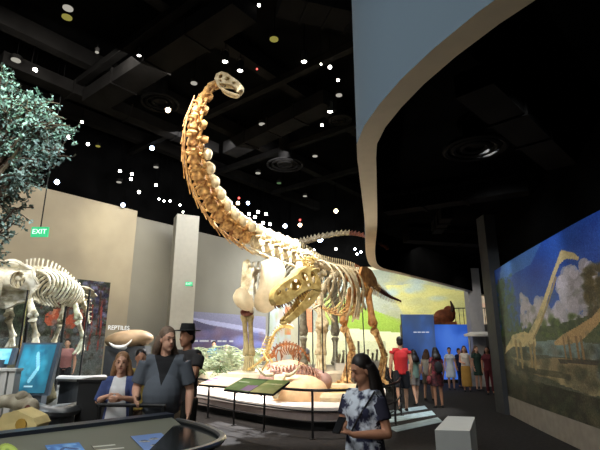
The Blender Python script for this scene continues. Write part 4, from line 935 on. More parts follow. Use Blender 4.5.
# information panels on the rail
def info(u0, v0, u1, v1, Z0, Z1, im, label, dep=.42):
    """front edge pixel u0,v0 to u1,v1 at height Z0; back edge raised to Z1"""
    a_, b_ = atz(u0, v0, Z0), atz(u1, v1, Z0); d = (b_-a_); n_ = V((-d.y, d.x, 0)).normalized()
    th = Thing('info_panel', V(((a_.x+b_.x)/2, (a_.y+b_.y)/2, Z0-.04)), label, 'sign')
    up = n_*dep+V((0, 0, Z1-Z0)); o = panel('printed_face', im, a_+up-th.base+V((0, 0, .014)), d, -up, PRINT, th.e, thick=.004)
    mb = MB(); N_ = up.cross(d).normalized(); N_ = N_ if N_.z > 0 else -N_
    mb.v = [p-N_*k*.025 for k in (0, 1) for p in (a_, b_, b_+up, a_+up)]; mb.f = [(0, 1, 2, 3), (7, 6, 5, 4), (0, 4, 5, 1), (1, 5, 6, 2), (2, 6, 7, 3), (3, 7, 4, 0)]
    th.part('backing', mb, DMETAL, False)
    mb = MB(); c = (a_+b_)/2+up*.5; mb.tube([c-V((0, 0, .03)), (a_+b_)/2-V((0, 0, .02))], .02, 6); th.part('bracket', mb, RAIL)
im = Img(50, 30, (214, 188, 160), (206, 176, 146), 2); im.blobs(10, (0, .1, .3, .9), .12, [(110, 90, 130)], .7); info(199, 381, 228, 383.5, .83, .95, im, 'beige information panel on the rail with a purple picture at its left end')
im = Img(60, 50, (92, 122, 66), (110, 128, 76), 3); im.poly([(.0, .0), (1, 0), (1, .12), (0, .12)], (60, 84, 46)); im.poly([(.62, .55), (.98, .5), (.98, .95), (.62, .95)], (150, 120, 150)); im.blobs(20, (0, .2, .6, 1), .12, [(120, 140, 90), (84, 110, 60)], .6); im.poly([(.08, .3), (.5, .3), (.5, .36), (.08, .36)], (190, 200, 170)); info(224, 386, 249, 389, .83, 1.0, im, 'green information panel with a small purple picture on the rail')
im = Img(50, 50, (104, 128, 62), (176, 170, 104), 4); im.poly([(.1, .3), (.9, .3), (.9, .36), (.1, .36)], (220, 214, 170)); im.blobs(16, (0, .3, 1, 1), .14, [(190, 180, 120), (150, 160, 90)], .5); info(250, 389, 273, 391, .83, 1.0, im, 'yellow green information panel at the right of the green one on the rail')
# ------------------------------------------------------------------ white box bench
th = Thing('box_bench', (2.0, 7.0, 0), 'plain white rectangular box bench standing alone on the dark floor at lower right', 'bench')
A_, B_, C_, D_ = [atz(*p, .5) for p in ((434, 426), (469, 427), (474, 413), (447, 412))]
mb = MB(); pl = [(p.x, p.y) for p in (A_, B_, C_, D_)]; mb.prism(pl, .04, .5); th.part('box', mb, mat('bench_white', (186, 188, 184), .5, var=.03), False)
cc = sum((V(p).to_3d() for p in pl), V((0, 0, 0)))/4; mb = MB(); mb.prism([((p[0]-cc.x)*.93+cc.x, (p[1]-cc.y)*.93+cc.y) for p in pl], 0, .04); th.part('plinth_base', mb, BLACK, False)
for k, q in enumerate((((372, 409), (424, 402), (427, 405), (373, 413)), ((374, 416), (431, 407), (435, 411), (376, 421)), ((388, 424), (437, 413.5), (442, 418), (396, 428)))):  # patches of light on the floor, painted as thin pale strips
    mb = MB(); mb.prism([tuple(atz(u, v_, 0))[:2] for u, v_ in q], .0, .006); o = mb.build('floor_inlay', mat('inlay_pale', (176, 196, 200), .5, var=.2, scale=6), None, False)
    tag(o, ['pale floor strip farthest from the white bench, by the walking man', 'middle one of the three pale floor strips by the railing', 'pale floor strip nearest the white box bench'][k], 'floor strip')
# ------------------------------------------------------------------ left showcase
th = Thing('showcase', (-6.0, 9.5, 0), 'large glass fronted showcase holding the horned skeleton at the left', 'display case')
mb = MB(); sx = at(92, 400, 6.6).x; mb.prism([(-11.5, 6.9), (sx-.3, 6.9), (sx-.3, 7.6), (-5.4, 12.0), (-10.2, 12.6), (-12, 10)], 0, .6); th.part('base', mb, mat('showcase_grey', (96, 98, 96), .8, var=.1), False)
gx = [-11.0, at(10, 400, 6.9).x, at(76, 400, 6.9).x]
for i in range(2): mb = MB(); mb.box(((gx[i]+gx[i+1])/2, 6.95, 1.5), (gx[i+1]-gx[i]-.03, .02, 1.8)); th.part('glass_pane', mb, GLASS, False)
for x in gx[1:]: mb = MB(); mb.box((x, 6.95, 1.2), (.02, .03, 2.4)); th.part('post', mb, DMETAL, False)
rock('boulder', (at(10, 340, 8.2).x, 8.3, .85), (.8, .4, .75), mat('olive_rock', (104, 98, 74), .9, var=.3, scale=4, bump=.8), 'olive brown boulder under the frilled head in the left showcase', seed=12)
# kiosk monitors
def kiosk(u0, v0, u1, v1, Y, label, cols, seed, lean=.25, es=1.0):
    a_, b_ = at(u0, v0, Y), at(u1, v0, Y); zb = at(u0, v1, Y).z; th = Thing('kiosk_monitor', ((a_.x+b_.x)/2, Y, 0), label, 'monitor')
    im = Img(50, 60, cols[0], cols[1], seed); im.blobs(30, (.1, .0, .9, .9), .16, cols[2:], .6); im.line([(.5, .2), (.62, .5), (.45, .75)], .05, (170, 240, 255), .7); im.poly([(.35, .85), (.6, .85), (.6, .88), (.35, .88)], (190, 230, 240)) 
    up = V((0, -lean*(a_.z-zb), zb-a_.z)); o = panel('screen', im, a_-th.base+V((0, -.03, 0)), b_-a_, up, attr_mat('kiosk_screen_%d' % seed, .3, es*.22), th.e, thick=.01)
    mb = MB(); W_ = (b_-a_).length; mb.slab([[(-.04, .04), (W_+.04, .04), (W_+.04, -1.05), (-.04, -1.05)]], 0, lambda x, z, k: a_+V((x, 0, 0))+V((0, lean*min(0, z)*(a_.z-zb), z*(a_.z-zb)))+V((0, -.015+.06*k, 0)))
    th.part('bezel', mb, mat('kiosk_grey', (70, 84, 96), .4), False)
    m_ = (a_+b_)/2; zq = zb; mb = MB(); mb.prism([(a_.x+.05, Y-lean*.5), (b_.x-.05, Y-lean*.5), (b_.x-.05, Y), (a_.x+.05, Y)], 0, zq+.05); th.part('pedestal', mb, mat('kiosk_body', (84, 92, 98), .5), False)
kiosk(27, 341, 59, 388, 5.9, 'tall kiosk monitor glowing cyan blue in front of the showcase', [(50, 110, 130), (56, 120, 144), (60, 160, 186), (40, 96, 124), (80, 176, 200)], 31)
kiosk(-8, 345, 15, 360, 6.1, 'small cyan monitor at the left edge of the picture', [(120, 200, 215), (90, 180, 205), (160, 230, 240)], 32, es=.9)
# curved metal counter and white fixtures
th = Thing('curved_counter', (at(60, 410, 5.6).x, 5.6, 0), 'low curved silver counter below the cyan kiosk', 'counter'); c = th.base
P = crv([at(36, 404, 5.2), at(50, 408, 5.15), at(66, 408, 5.3), at(80, 403, 5.7)], 14); mb = MB(); mb.tube(P, [(.06, .09)]*14, 10); th.part('rim', mb, METAL)
mb = MB(); mb.slab([[(p.x, p.y) for p in P]+[(P[-1].x, P[-1].y+.3), (P[0].x, P[0].y+.5)]], 0, lambda x, y, k: (x, y, .05 if k == 0 else P[0].z-.02)); th.part('body', mb, mat('counter_grey', (104, 110, 112), .5), False)
th = Thing('white_counter', (at(82, 370, 8.6).x, 6.9, 0), 'long white curved counter behind the seated girl', 'counter')
P = crv([V((at(u, 370, Y).x, Y, 1.14)) for u, Y in ((62, 6.5), (76, 6.4), (92, 6.45), (106, 6.6))], 14); mb = MB(); mb.tube(P, [(.07, .04)]*14, 10, side=(0, 1, 0)); th.part('top', mb, WHITE)
mb = MB(); mb.slab([[(p.x, p.y) for p in P]+[(P[-1].x-.1, P[-1].y+.2), (P[0].x, P[0].y+.14)]], 0, lambda x, y, k: (x, y, .05 if k == 0 else P[0].z-.02)); th.part('body', mb, mat('counter_dark', (60, 62, 62), .6), False)
th = Thing('dark_cabinet', (at(90, 400, 5.5).x, 5.6, 0), 'plain black cabinet behind the girl beside the silver counter', 'cabinet'); a_ = at(80, 378, 5.5); b_ = at(104, 378, 5.5)
mb = MB(); mb.box(((a_.x+b_.x)/2, 5.7, a_.z/2), (b_.x-a_.x, .4, a_.z)); th.part('body', mb, BLACK, False); mb = MB(); mb.box(((a_.x+b_.x)/2, 5.7, a_.z+.012), (b_.x-a_.x+.04, .44, .025)); th.part('top', mb, DMETAL, False)
for k in range(3):
    a_ = at(1+k*8, 366, 5.5); th = Thing('white_plinth', (a_.x, 5.5, 0), ['narrow white plinth at the very left under the small monitor', 'middle narrow white plinth left of the kiosk', 'narrow white plinth nearest the cyan kiosk'][k], 'plinth', None)
    mb = MB(); mb.box((a_.x, 5.5, a_.z/2), (.07, .12, a_.z)); th.part('column', mb, WHITE, False); mb = MB(); mb.box((a_.x, 5.5, a_.z), (.09, .15, .03)); th.part('cap', mb, WHITE, False)
th = Thing('case_table', (at(18, 430, 4.5).x, 4.55, 0), 'grey stand under the yellowish cast block at lower left', 'stand'); mb = MB(); z_ = at(20, 432, 4.4).z
mb.prism([(-3.4, 4.25), (at(44, 430, 4.3).x, 4.3), (at(44, 430, 4.8).x, 4.9), (-3.6, 4.9)], z_-.06, z_); th.part('top', mb, mat('stand_grey', (120, 120, 112), .6), False)
mb = MB(); mb.prism([(-3.3, 4.35), (-2.75, 4.35), (-2.75, 4.8), (-3.3, 4.8)], 0, z_-.06); th.part('column', mb, mat('stand_grey', (120, 120, 112), .6), False); ztab = z_
th = Thing('cast_block', (at(26, 425, 4.45).x, 4.5, ztab), 'yellowish angular cast block on the grey stand at lower left', 'fossil cast'); mb = MB(); c = at(26, 418, 4.5); w_ = .15
mb.slab([[(-.16, 0), (.12, 0), (.17, .09), (.13, .15), (-.02, .22), (-.13, .19), (-.18, .08)]], 0, lambda x, z, k: V((c.x+x, 4.38+.24*k+.02*math.sin(x*9), ztab+z))); th.part('block', mb, mat('yellow_cast', (212, 192, 132), .7, var=.12, scale=5, bump=.4), False)
mb = MB(); mb.slab([ovl(0, .1, .05, .05)], 0, lambda x, z, k: V((c.x+x+.04, 4.372+.01*k, ztab+z))); th.part('inset', mb, mat('ochre_inset', (176, 140, 60), .7))
th = Thing('bone_cast', (at(24, 410, 4.8).x, 4.85, ztab), 'pale grey knobbly bone cast behind the yellowish block', 'fossil cast'); mb = MB(); c = at(22, 398, 4.85)
mb.tube(crv([V((c.x-.42, 4.8, ztab+.12)), V((c.x-.2, 4.8, ztab+.24)), c+V((-.02, 0, 0)), c+V((.1, 0, -.03))], 10), [(.1, .09), (.08, .08), (.06, .06), (.06, .06), (.065, .06), (.06, .06), (.07, .07), (.09, .08), (.1, .09), (.06, .06)], 10)
mb.ball(c+V((.12, -.02, -.06)), (.08, .08, .1), 12, 8); mb.ball(c+V((.02, -.03, .06)), (.06, .06, .05), 10, 8); mb.tube([c+V((0, 0, -.02)), V((c.x, 4.85, ztab))], [.05, .08], 8)
th.part('bone', mb, BONEG); mb = MB(); mb.ball(c+V((.13, -.09, -.06)), (.035, .02, .045), 8, 6); th.part('socket', mb, DARKB)
# domed shell exhibit with long white horn
th = Thing('domed_shell_exhibit', (at(128, 345, 12).x, 12, 0), 'tan domed shell with a curved white horn in front on a dark stand', 'exhibit'); c = at(130, 336, 12.0)
mb = MB(); mb.ball(c, (.62, .4, .24), 24, 14, M.Rotation(-.08, 3, 'Y')); 
for i, p in enumerate(mb.v): mb.v[i] = V(p)+V((0, 0, .03*noise.noise(V(p)*4)))
th.part('shell', mb, mat('tan_shell', (140, 116, 86), .6, var=.15, scale=4, bump=.3))
mb = MB(); h = at(124, 342, 11.5); mb.tube(crv([h+V((-.36, 0, .07)), h+V((-.2, -.04, -.02)), h+V((0, -.05, -.03)), h+V((.13, -.04, .04)), h+V((.2, 0, .15))], 12), [.01, .02, .03, .035, .04, .045, .04, .035, .03, .025, .02, .006], 8); mb.ball(h+V((0, .0, -.04)), (.1, .06, .06), 10, 8); mb.tube([h+V((0, .03, -.05)), V((c.x-.05, 11.9, c.z-.12))], .02, 6); th.part('horn', mb, WHITE)
mb = MB(); mb.box((c.x, 12.0, (c.z-.16)/2), (1.0, .5, c.z-.16)); th.part('stand', mb, mat('stand_dark', (50, 52, 54), .7), False)
# header sign with white letters on the wall
q = on_wall(113, 322, B0+wn*.45, B1+wn*.45, .10); th = Thing('wall_heading', q, 'short white word mounted on the grey wall above the domed shell', 'sign')
a_ = on_wall(109, 324, A0+(A1-A0)*1.0, B1, .0)
d_ = wd
t = text('REPTILES', .22, lampmat('letter_white', (235, 235, 230), 1.3), th.e); t.rotation_euler = (PI/2, 0, math.atan2(wd.y, wd.x));  # letters glow by themselves so the white reads brighter
th.e.location = at(119.5, 324.5, 17.0)+V((0, 0, 0))
# backing rail the letters stand on
# ------------------------------------------------------------------ foreground reader console
th = Thing('reader_console', (-1.6, 3.2, 0), 'large sloping olive grey information console in the left foreground', 'console')
Z_ = .95; K0, K1 = atz(-25, 437, Z_), atz(172, 413, Z_); d_ = (K1-K0); nrm = V((d_.y, -d_.x, 0)).normalized()   # towards the camera
dn = nrm*.75+V((0, 0, -.20)); OL = mat('console_olive', (96, 98, 84), .45, var=.05, scale=2)
K2 = K1+nrm*.0
mb = MB(); N_ = d_.cross(dn).normalized(); N_ = N_ if N_.z > 0 else -N_
pts_ = [K0, K1, K1+dn, K0+dn]; mb.v = [p-N_*.04*k for k in (0, 1) for p in pts_]; mb.f = [(0, 1, 2, 3), (7, 6, 5, 4), (0, 4, 5, 1), (1, 5, 6, 2), (2, 6, 7, 3), (3, 7, 4, 0)]; th.part('sloping_top', mb, OL, False)
mb = MB(); e = nrm*.02; mb.box((K0+K1)/2-nrm*.06+V((0, 0, .0)), (d_.length+.04, .14, .055), math.atan2(d_.y, d_.x)); th.part('back_ledge', mb, mat('ledge_dark', (44, 50, 60), .35), False)
mb = MB(); c = (K0+K1)/2+nrm*.3; mb.box((c.x, c.y, .36), (d_.length*.8, .25, .72), math.atan2(d_.y, d_.x)); th.part('leg_panel', mb, BLACK, False)
def on_console(u, v_):
    r = ray(u, v_); o = V((0, 0, CH)); t = (K0-o).dot(N_)/r.dot(N_); return o+r*t
def cons(im, u0, v0, u1, v1, vb, nm, lab):
    a_ = on_console(u0, v0)+N_*.006; b_ = on_console(u1, v1)+N_*.006; s_ = dn*((on_console(u0, vb)-on_console(u0, v0)).length/dn.length)
    o = panel(nm, im, a_-th.base, b_-a_, s_, PRINTG, th.e, thick=.003); o['label'] = lab
im = Img(40, 30, (60, 110, 170), (90, 150, 210), 3); im.blobs(20, (0, 0, 1, 1), .15, [(120, 180, 230), (40, 80, 150), (150, 190, 220)], .6); im.line([(.2, .6), (.5, .3), (.8, .5)], .05, (50, 70, 120)); cons(im, 46, 442, 80, 439, 456, 'picture_panel', 'small bright blue picture')
im = Img(60, 70, (92, 124, 176), (110, 140, 190), 4)
for (x, y) in ((.25, .25), (.6, .2), (.45, .45), (.25, .7), (.7, .65), (.5, .85)): im.ell(x, y, .12, .05, (60, 74, 96)); im.line([(x-.14, y), (x+.14, y+.03)], .02, (150, 150, 140))
cons(im, 131, 433, 162, 429.5, 460, 'picture_panel', 'blue picture of small dark animals')
im = Img(50, 40, (96, 98, 84), (96, 98, 84), 4)
for k in range(6):
    im.poly([(.02, .06+k*.16), (.7+.2*math.sin(k*2), .06+k*.16), (.7+.2*math.sin(k*2), .11+k*.16), (.02, .11+k*.16)], (186, 188, 176))
cons(im, 92, 442, 124, 439, 466, 'text_panel', 'block of small pale print lines')
im = Img(36, 36, (96, 98, 84), (96, 98, 84), 4); im.ell(.5, .5, .46, .46, (150, 170, 70)); im.ell(.5, .5, .36, .36, (170, 190, 90)); im.ell(.45, .5, .15, .2, (120, 150, 60)); cons(im, -4, 440, 16, 438.5, 462, 'round_emblem', 'round yellow green emblem')
# dark glass table with rounded end and metal rim
th = Thing('rounded_glass_table', (-.9, 3.7, 0), 'dark topped table with rounded end and bright metal rim beside the console', 'table')
P = [atz(u, v_, .92) for u, v_ in ((178, 416), (192, 419), (206, 423), (218, 428), (223, 433), (219, 438), (206, 443), (188, 448), (165, 453), (150, 457))]
P2 = crv(P, 40); mb = MB(); mb.tube(P2, [(.02, .028)]*40, 8); th.part('rim', mb, METAL)
mb = MB(); mb.prism([(p.x, p.y) for p in P2]+[(P2[-1].x-.1, P2[-1].y+.2)], .885, .905); th.part('glass_top', mb, mat('dark_glass', (30, 32, 32), .12, var=.05), False)
mb = MB(); c = atz(190, 434, .9); mb.tube([(c.x, c.y, 0), (c.x, c.y, .03), (c.x, c.y, .035), (c.x, c.y, .89)], [.2, .2, .045, .045], 14); th.part('pedestal', mb, DMETAL)
# rail the two visitors lean on
R0, R1 = at(98, 407, 4.65), at(166, 411, 4.60); R0.z = R1.z = 1.02; th = Thing('leaning_rail', (-1.6, 4.6, 0), 'grey tubular rail the girl and the grey-shirted man lean on', 'railing')
mb = MB(); mb.tube([R0, R1], .018, 10); th.part('tube', mb, DMETAL)
for f in (.03, .5, .97): p = R0.lerp(R1, f); mb = MB(); mb.tube([(p.x, p.y, 0), (p.x, p.y, 1.02)], .02, 8); th.part('post', mb, DMETAL)
# ------------------------------------------------------------------ big tree at the left edge
tb = V((at(-60, 300, 5.6).x, 5.8, 0)); th = Thing('leafy_tree', tb, 'leafy blue green tree whose crown fills the upper left corner', 'tree')
BARK = mat('bark', (70, 56, 42), .9, bump=.5); mb = MB(); mb.tube(crv([tb, tb+V((.1, 0, 1.6)), tb+V((.0, -.1, 3.0)), tb+V((.2, 0, 4.4))], 14), [.19-.01*i for i in range(14)], 12); th.part('trunk', mb, BARK)
LEAF = mat('leaf_green', (128, 150, 136), .6, var=.25, scale=3, rgb2=(60, 84, 72)); lv = MB(); br = MB()
tips = [(2, 62), (8, 78), (16, 92), (30, 98), (43, 104), (55, 108), (66, 116), (22, 112), (8, 108), (38, 122), (52, 128), (62, 138), (24, 130), (8, 128), (14, 146), (32, 146), (46, 150), (56, 152), (22, 162), (6, 166), (38, 166), (44, 176), (28, 180), (12, 184), (2, 196), (24, 196), (34, 204), (10, 212), (3, 226), (16, 204), (4, 240), (-10, 90), (-14, 130), (-12, 170), (-10, 210), (42, 112), (30, 108), (48, 140), (28, 150), (12, 118), (42, 160), (18, 172), (16, 218), (60, 100), (70, 122), (72, 132), (66, 146), (50, 98), (64, 152), (34, 94), (4, 70), (14, 84), (54, 118), (60, 122), (46, 118), (2, 100), (30, 120), (10, 132), (26, 184), (36, 170)]
random.seed(3)
for k, (u, v_) in enumerate(tips):
    Y = 5.2+random.random()*1.5; t_ = at(u, v_, Y); z0 = max(2.0, min(4.3, t_.z-.3-random.random()*.8)); p0 = V((tb.x+.1, 5.8, z0)); mid = p0.lerp(t_, .55)+V((0, 0, .12+random.random()*.2))
    P = crv([p0, mid, t_], 10); br.tube(P, [.035-.003*i for i in range(10)], 6)
    for q in range(14):
        f = .45+.55*random.random(); i = min(8, int(f*9)); b = P[i].lerp(P[i+1], random.random()); d = V((random.gauss(0, 1), random.gauss(0, 1), random.gauss(0, .7)-.1)).normalized(); ln = .12+.2*random.random(); e = b+d*ln
        br.tube([b, b+d*ln*.5+V((0, 0, .02)), e], [.008, .006, .003], 4)
        for j in range(13):
            c = b.lerp(e, .25+.8*j/13); a = V((random.gauss(0, 1), random.gauss(0, 1), random.gauss(0, 1))).normalized(); l = .035+.035*random.random(); s_ = a.orthogonal().normalized()*l*.28
            n0 = len(lv.v); lv.v += [c, c+a*l*.5+s_, c+a*l, c+a*l*.5-s_]; lv.f.append((n0, n0+1, n0+2, n0+3))
th.part('branches', br, BARK); th.part('foliage', lv, LEAF, False)
# ================================================================== PEOPLE
def cloth(name, rgb, rough=.85, var=.08, **k): return mat('cloth_'+name, rgb, rough, var=var, **k)
SKIN = mat('skin_light', (206, 158, 132), .55, var=.04); SKIN2 = mat('skin_tan', (176, 126, 98), .55, var=.04)
HDARK = mat('hair_black', (26, 20, 18), .5, var=.3, scale=30); HBR = mat('hair_brown', (84, 58, 40), .55, var=.3, scale=30); HGR = mat('hair_greying', (112, 92, 76), .6, var=.3, scale=30)
EYEM = mat('eye_dark', (30, 24, 22), .3); LIP = mat('lips', (150, 80, 74), .5)
def person(label, loc, rz, H_, near, pose, top, bottom, hair, skin=SKIN, female=True, extras=None, group=None, shoe=(40, 38, 38), belly=0, headrot=0, headtilt=0):
    s = H_/1.75; root = empty('person', loc, label, 'person', group, rz); sw = .155 if female else .19; hw = .09
    J = dict(pel=(0, 0, .95), wai=(0, 0, 1.08), che=(0, 0, 1.27), nek=(0, .01, 1.48), hed=(0, -.015, 1.625))
    for q, n in ((1, 'L'), (-1, 'R')):
        J.update({'sh'+n: (q*sw, 0, 1.41), 'el'+n: (q*(sw+.06), .03, 1.13), 'wr'+n: (q*(sw+.07), -.05, .89), 'hi'+n: (q*hw, 0, .91), 'kn'+n: (q*.095, -.01, .5), 'an'+n: (q*.1, .02, .09)})
    J.update(pose); J = {k: V(v) for k, v in J.items()}
    vox = .008 if near else .014
    def fin(mb, nm, m, v=vox, sm=3, parent=root, raw=False):
        mb.v = [p*s for p in mb.v]; o = mb.build(nm, m, parent)
        return o if raw else bake(o, v, sm)
    HR = M.Rotation(headrot, 3, 'Z') @ M.Rotation(headtilt, 3, 'X'); hc = J['hed']; hp = lambda x, y, z: hc+HR @ V((x, y, z))
    b = MB()
    tw = (.15, .105) if female else (.165, .115)
    b.tube([J['pel']-V((0, 0, .08)), J['pel'], J['wai'], J['che'], J['che'].lerp(J['nek'], .6), J['nek']-V((0, 0, .03))], [(.14, .10), (.165, .115), (tw[0]-.03, tw[1]-.01), tw, (tw[0]-.01, .09), (.06, .06)], 14, side=J['shL']-J['shR'])
    b.tube([J['shR'], J['shL']], .055, 10)
    if belly: b.ball(J['wai']+V((0, -.07, .02)), (.17, .16, .19), 14, 10)
    b.tube([J['nek']-V((0, 0, .06)), hp(0, .02, -.06)], [.058, .052], 12)
    b.ball(hp(0, .005, .03), (.073, .093, .095), 16, 12, HR); b.ball(hp(0, -.024, -.04), (.061, .064, .074), 14, 10, HR); b.ball(hp(0, -.06, -.095), (.024, .024, .02), 8, 6, HR)
    b.tube([hp(0, -.082, .015), hp(0, -.108, -.03)], [.010, .016], 8); b.ball(hp(0, -.084, .034), (.045, .010, .010), 10, 6, HR)
    for q in (-1, 1): b.ball(hp(q*.075, .01, -.005), (.012, .022, .034), 8, 6, HR)
    for n, q in (('L', 1), ('R', -1)):
        sh, el, wr = J['sh'+n], J['el'+n], J['wr'+n]; k = 1 if female else 1.15
        b.tube([sh, sh.lerp(el, .5), el], [.052*k, .046*k, .038*k], 10); b.ball(el, .038*k, 8, 6); b.tube([el, el.lerp(wr, .3), wr], [.038*k, .04*k, .025*k], 10)
        # hand: palm, four fingers, thumb
        d = (wr-el).normalized(); hd = J.get('hd'+n); d = (hd-wr).normalized() if hd else d
        pn = V((q, 0, 0)) if abs(d.x) < .8 else V((0, 0, 1)); pn = V(J['pn'+n]) if 'pn'+n in J else pn
        pn = (pn-d*pn.dot(d)).normalized(); ac = d.cross(pn)*q      # pn back of the hand
        if ac.y > 0 and 'pn'+n not in J: ac = -ac                                # thumb side to the front
        b.tube([wr, wr+d*.03, wr+d*.09], [(.027, .02), (.038, .017), (.04, .014)], 10, side=ac)
        if near or True:
            for f, (o_, ln) in enumerate(((.030, .070), (.010, .080), (-.010, .074), (-.030, .058))):
                p = wr+d*.082+ac*o_; c = -pn
                b.tube([p-d*.03, p+d*ln*.4+c*.006, p+d*ln*.75+c*.022, p+d*ln*.9+c*.042], [.0095, .0092, .0085, .0075] if near else .011, 6)
            p = wr+d*.03+ac*.03; b.tube([p, p+ac*.025+d*.025-pn*.005, p+ac*.028+d*.062-pn*.018], [.013, .011, .009], 6)
        hi, kn, an = J['hi'+n], J['kn'+n], J['an'+n]
        b.tube([hi+V((0, 0, .04)), hi.lerp(kn, .4), kn], [.088, .078, .055], 12); b.ball(kn, .055, 8, 6); b.tube([kn, kn.lerp(an, .3), an], [.052, .055, .034], 10)
        b.tube([an+V((0, .02, -.02)), an+V((0, -.05, -.055)), an+V((0, -.14, -.065))], [(.035, .04), (.038, .03), (.035, .02)], 8, side=(1, 0, 0))
    bod = fin(b, 'body', skin, .0065 if near else .012, 2)
    if near:
        for q in (-1, 1):
            e = MB(); e.ball(hp(q*.031, -.083, .010), (.010, .005, .005), 8, 6, HR); fin(e, 'eye', EYEM, raw=True, parent=bod)
            e = MB(); e.tube([hp(q*.014, -.092, .036), hp(q*.032, -.094, .041), hp(q*.05, -.083, .036)], [.003, .004, .002], 5); fin(e, 'eyebrow', hair.get('mat', HDARK), raw=True, parent=bod)
        e = MB(); e.tube([hp(-.022, -.083, -.058), hp(0, -.093, -.056), hp(.022, -.083, -.058)], [.003, .006, .003], 6); fin(e, 'lips', LIP, raw=True, parent=bod)
    # shoes
    for n in 'LR':
        an = J['an'+n]; e = MB(); e.tube([an+V((0, .045, -.045)), an+V((0, -.03, -.05)), an+V((0, -.12, -.062)), an+V((0, -.17, -.066))], [(.032, .038), (.042, .04), (.043, .028), (.03, .02)], 10, side=(1, 0, 0)); fin(e, 'shoe', mat('shoe_%d' % shoe[0], shoe, .6), .011, 1)
    # top
    t = MB(); g = .022; sl = top.get('sleeve', .45); hem = top.get('hem', .92); pel = J['pel']; wdn = top.get('wide', 0)
    lo = pel+V((0, 0, hem-.95)); t.tube([lo, lo.lerp(J['wai'], .5) if hem < 1.0 else J['wai'], J['wai']+V((0, 0, .03)), J['che'], J['che'].lerp(J['nek'], .55), J['nek']-V((0, 0, .045))], [(.165+wdn, .125+wdn), (.168+wdn*.8, .125+wdn*.7), (tw[0]+wdn*.6, tw[1]+.012+wdn*.5), (tw[0]+g, tw[1]+g), (tw[0]+g-.01, .105), (.085, .078)], 16, side=J['shL']-J['shR'])
    t.tube([J['shR'], J['shL']], .078 if not female else .07, 10)
    if belly: t.ball(J['wai']+V((0, -.07, .02)), (.195, .185, .21), 16, 10); t.tube([J['wai']+V((0, -.03, -.06)), lo], [(.2, .18), (.18, .15)], 14, side=(1, 0, 0))
    if female:
        for q in (-1, 1): t.ball(J['che']+V((q*.06, -.075, .03)), (.075, .06, .08), 10, 8)
    if sl > 0:
        for n in 'LR':
            sh, el, wr = J['sh'+n], J['el'+n], J['wr'+n]; r_ = .074 if not female else .062
            if sl <= 1: t.tube([sh, sh.lerp(el, sl)], [r_, r_+.004], 12)
            else: t.tube([sh, el, el.lerp(wr, sl-1)], [r_, .055, .046], 12)
    fin(t, top.get('name', 'shirt'), top['mat'], .010 if near else .014, 3)
    # bottom
    if bottom:
        e = MB(); kind = bottom['kind']; ln = bottom['len']
        if kind == 'skirt':
            c = V((0, 0, ln)); mid = (J['knL']+J['knR'])/2; mid.z = (ln+.95)/2
            e.tube([J['pel']+V((0, 0, .09)), J['pel']-V((0, 0, .04)), V((mid.x, mid.y, (ln+.9)/2)), V((mid.x*1.2, mid.y, ln))], [(.145, .115), (.185, .14), (.195+bottom.get('flare', 0)*.5, .16), (.2+bottom.get('flare', 0), .17+bottom.get('flare', 0))], 18, side=(1, 0, 0))
        else:
            e.tube([J['pel']+V((0, 0, .10)), J['pel']-V((0, 0, .06))], [(.148, .11), (.172, .125)], 14, side=(1, 0, 0))
            for n in 'LR':
                hi, kn, an = J['hi'+n], J['kn'+n], J['an'+n]
                if ln <= 1: e.tube([hi+V((0, 0, .03)), hi.lerp(kn, ln)], [.105, .10 if ln > .6 else .1], 12)
                else: e.tube([hi+V((0, 0, .03)), hi.lerp(kn, .5), kn, kn.lerp(an, ln-1)], [.102, .09, .07, .058], 12)
        fin(e, bottom.get('name', kind), bottom['mat'], .012 if near else .015, 2)
    # hair
    h = MB(); h.ball(hp(0, .020, .056), (.084, .096, .092), 16, 12, HR); L = hair.get('len', 0)
    if L:
        for i in range(13):
            a = PI*(-.12+1.24*i/12); x = .078*math.cos(a); y = .045+.06*math.sin(a); p0 = hp(x, y, .04); p1 = hp(x*1.12, y*1.1+.005, -.06)
            tgt = J['nek']+V((x*1.5, max(.03, y*1.1)+.05, .13-L)); 
            if i in (0, 1, 11, 12): tgt = J['nek']+V((math.copysign(.095, x), .0, .12-L*.9))
            h.tube(crv([p0, p1, p1.lerp(tgt, .5)+V((x*.15, .015, 0)), tgt], 8), [.024, .03, .034, .037, .038, .034, .026, .012], 7)
    elif hair.get('bun'): h.ball(hp(0, .11, .06), .04, 10, 8)
    else:
        h.ball(hp(0, .05, -.01), (.078, .07, .08), 14, 10, HR)
    o = fin(h, 'hair', hair.get('mat', HDARK), .008 if near else .012, 2)
    if extras: extras(root, J, s, fin, hp, HR)
    return root
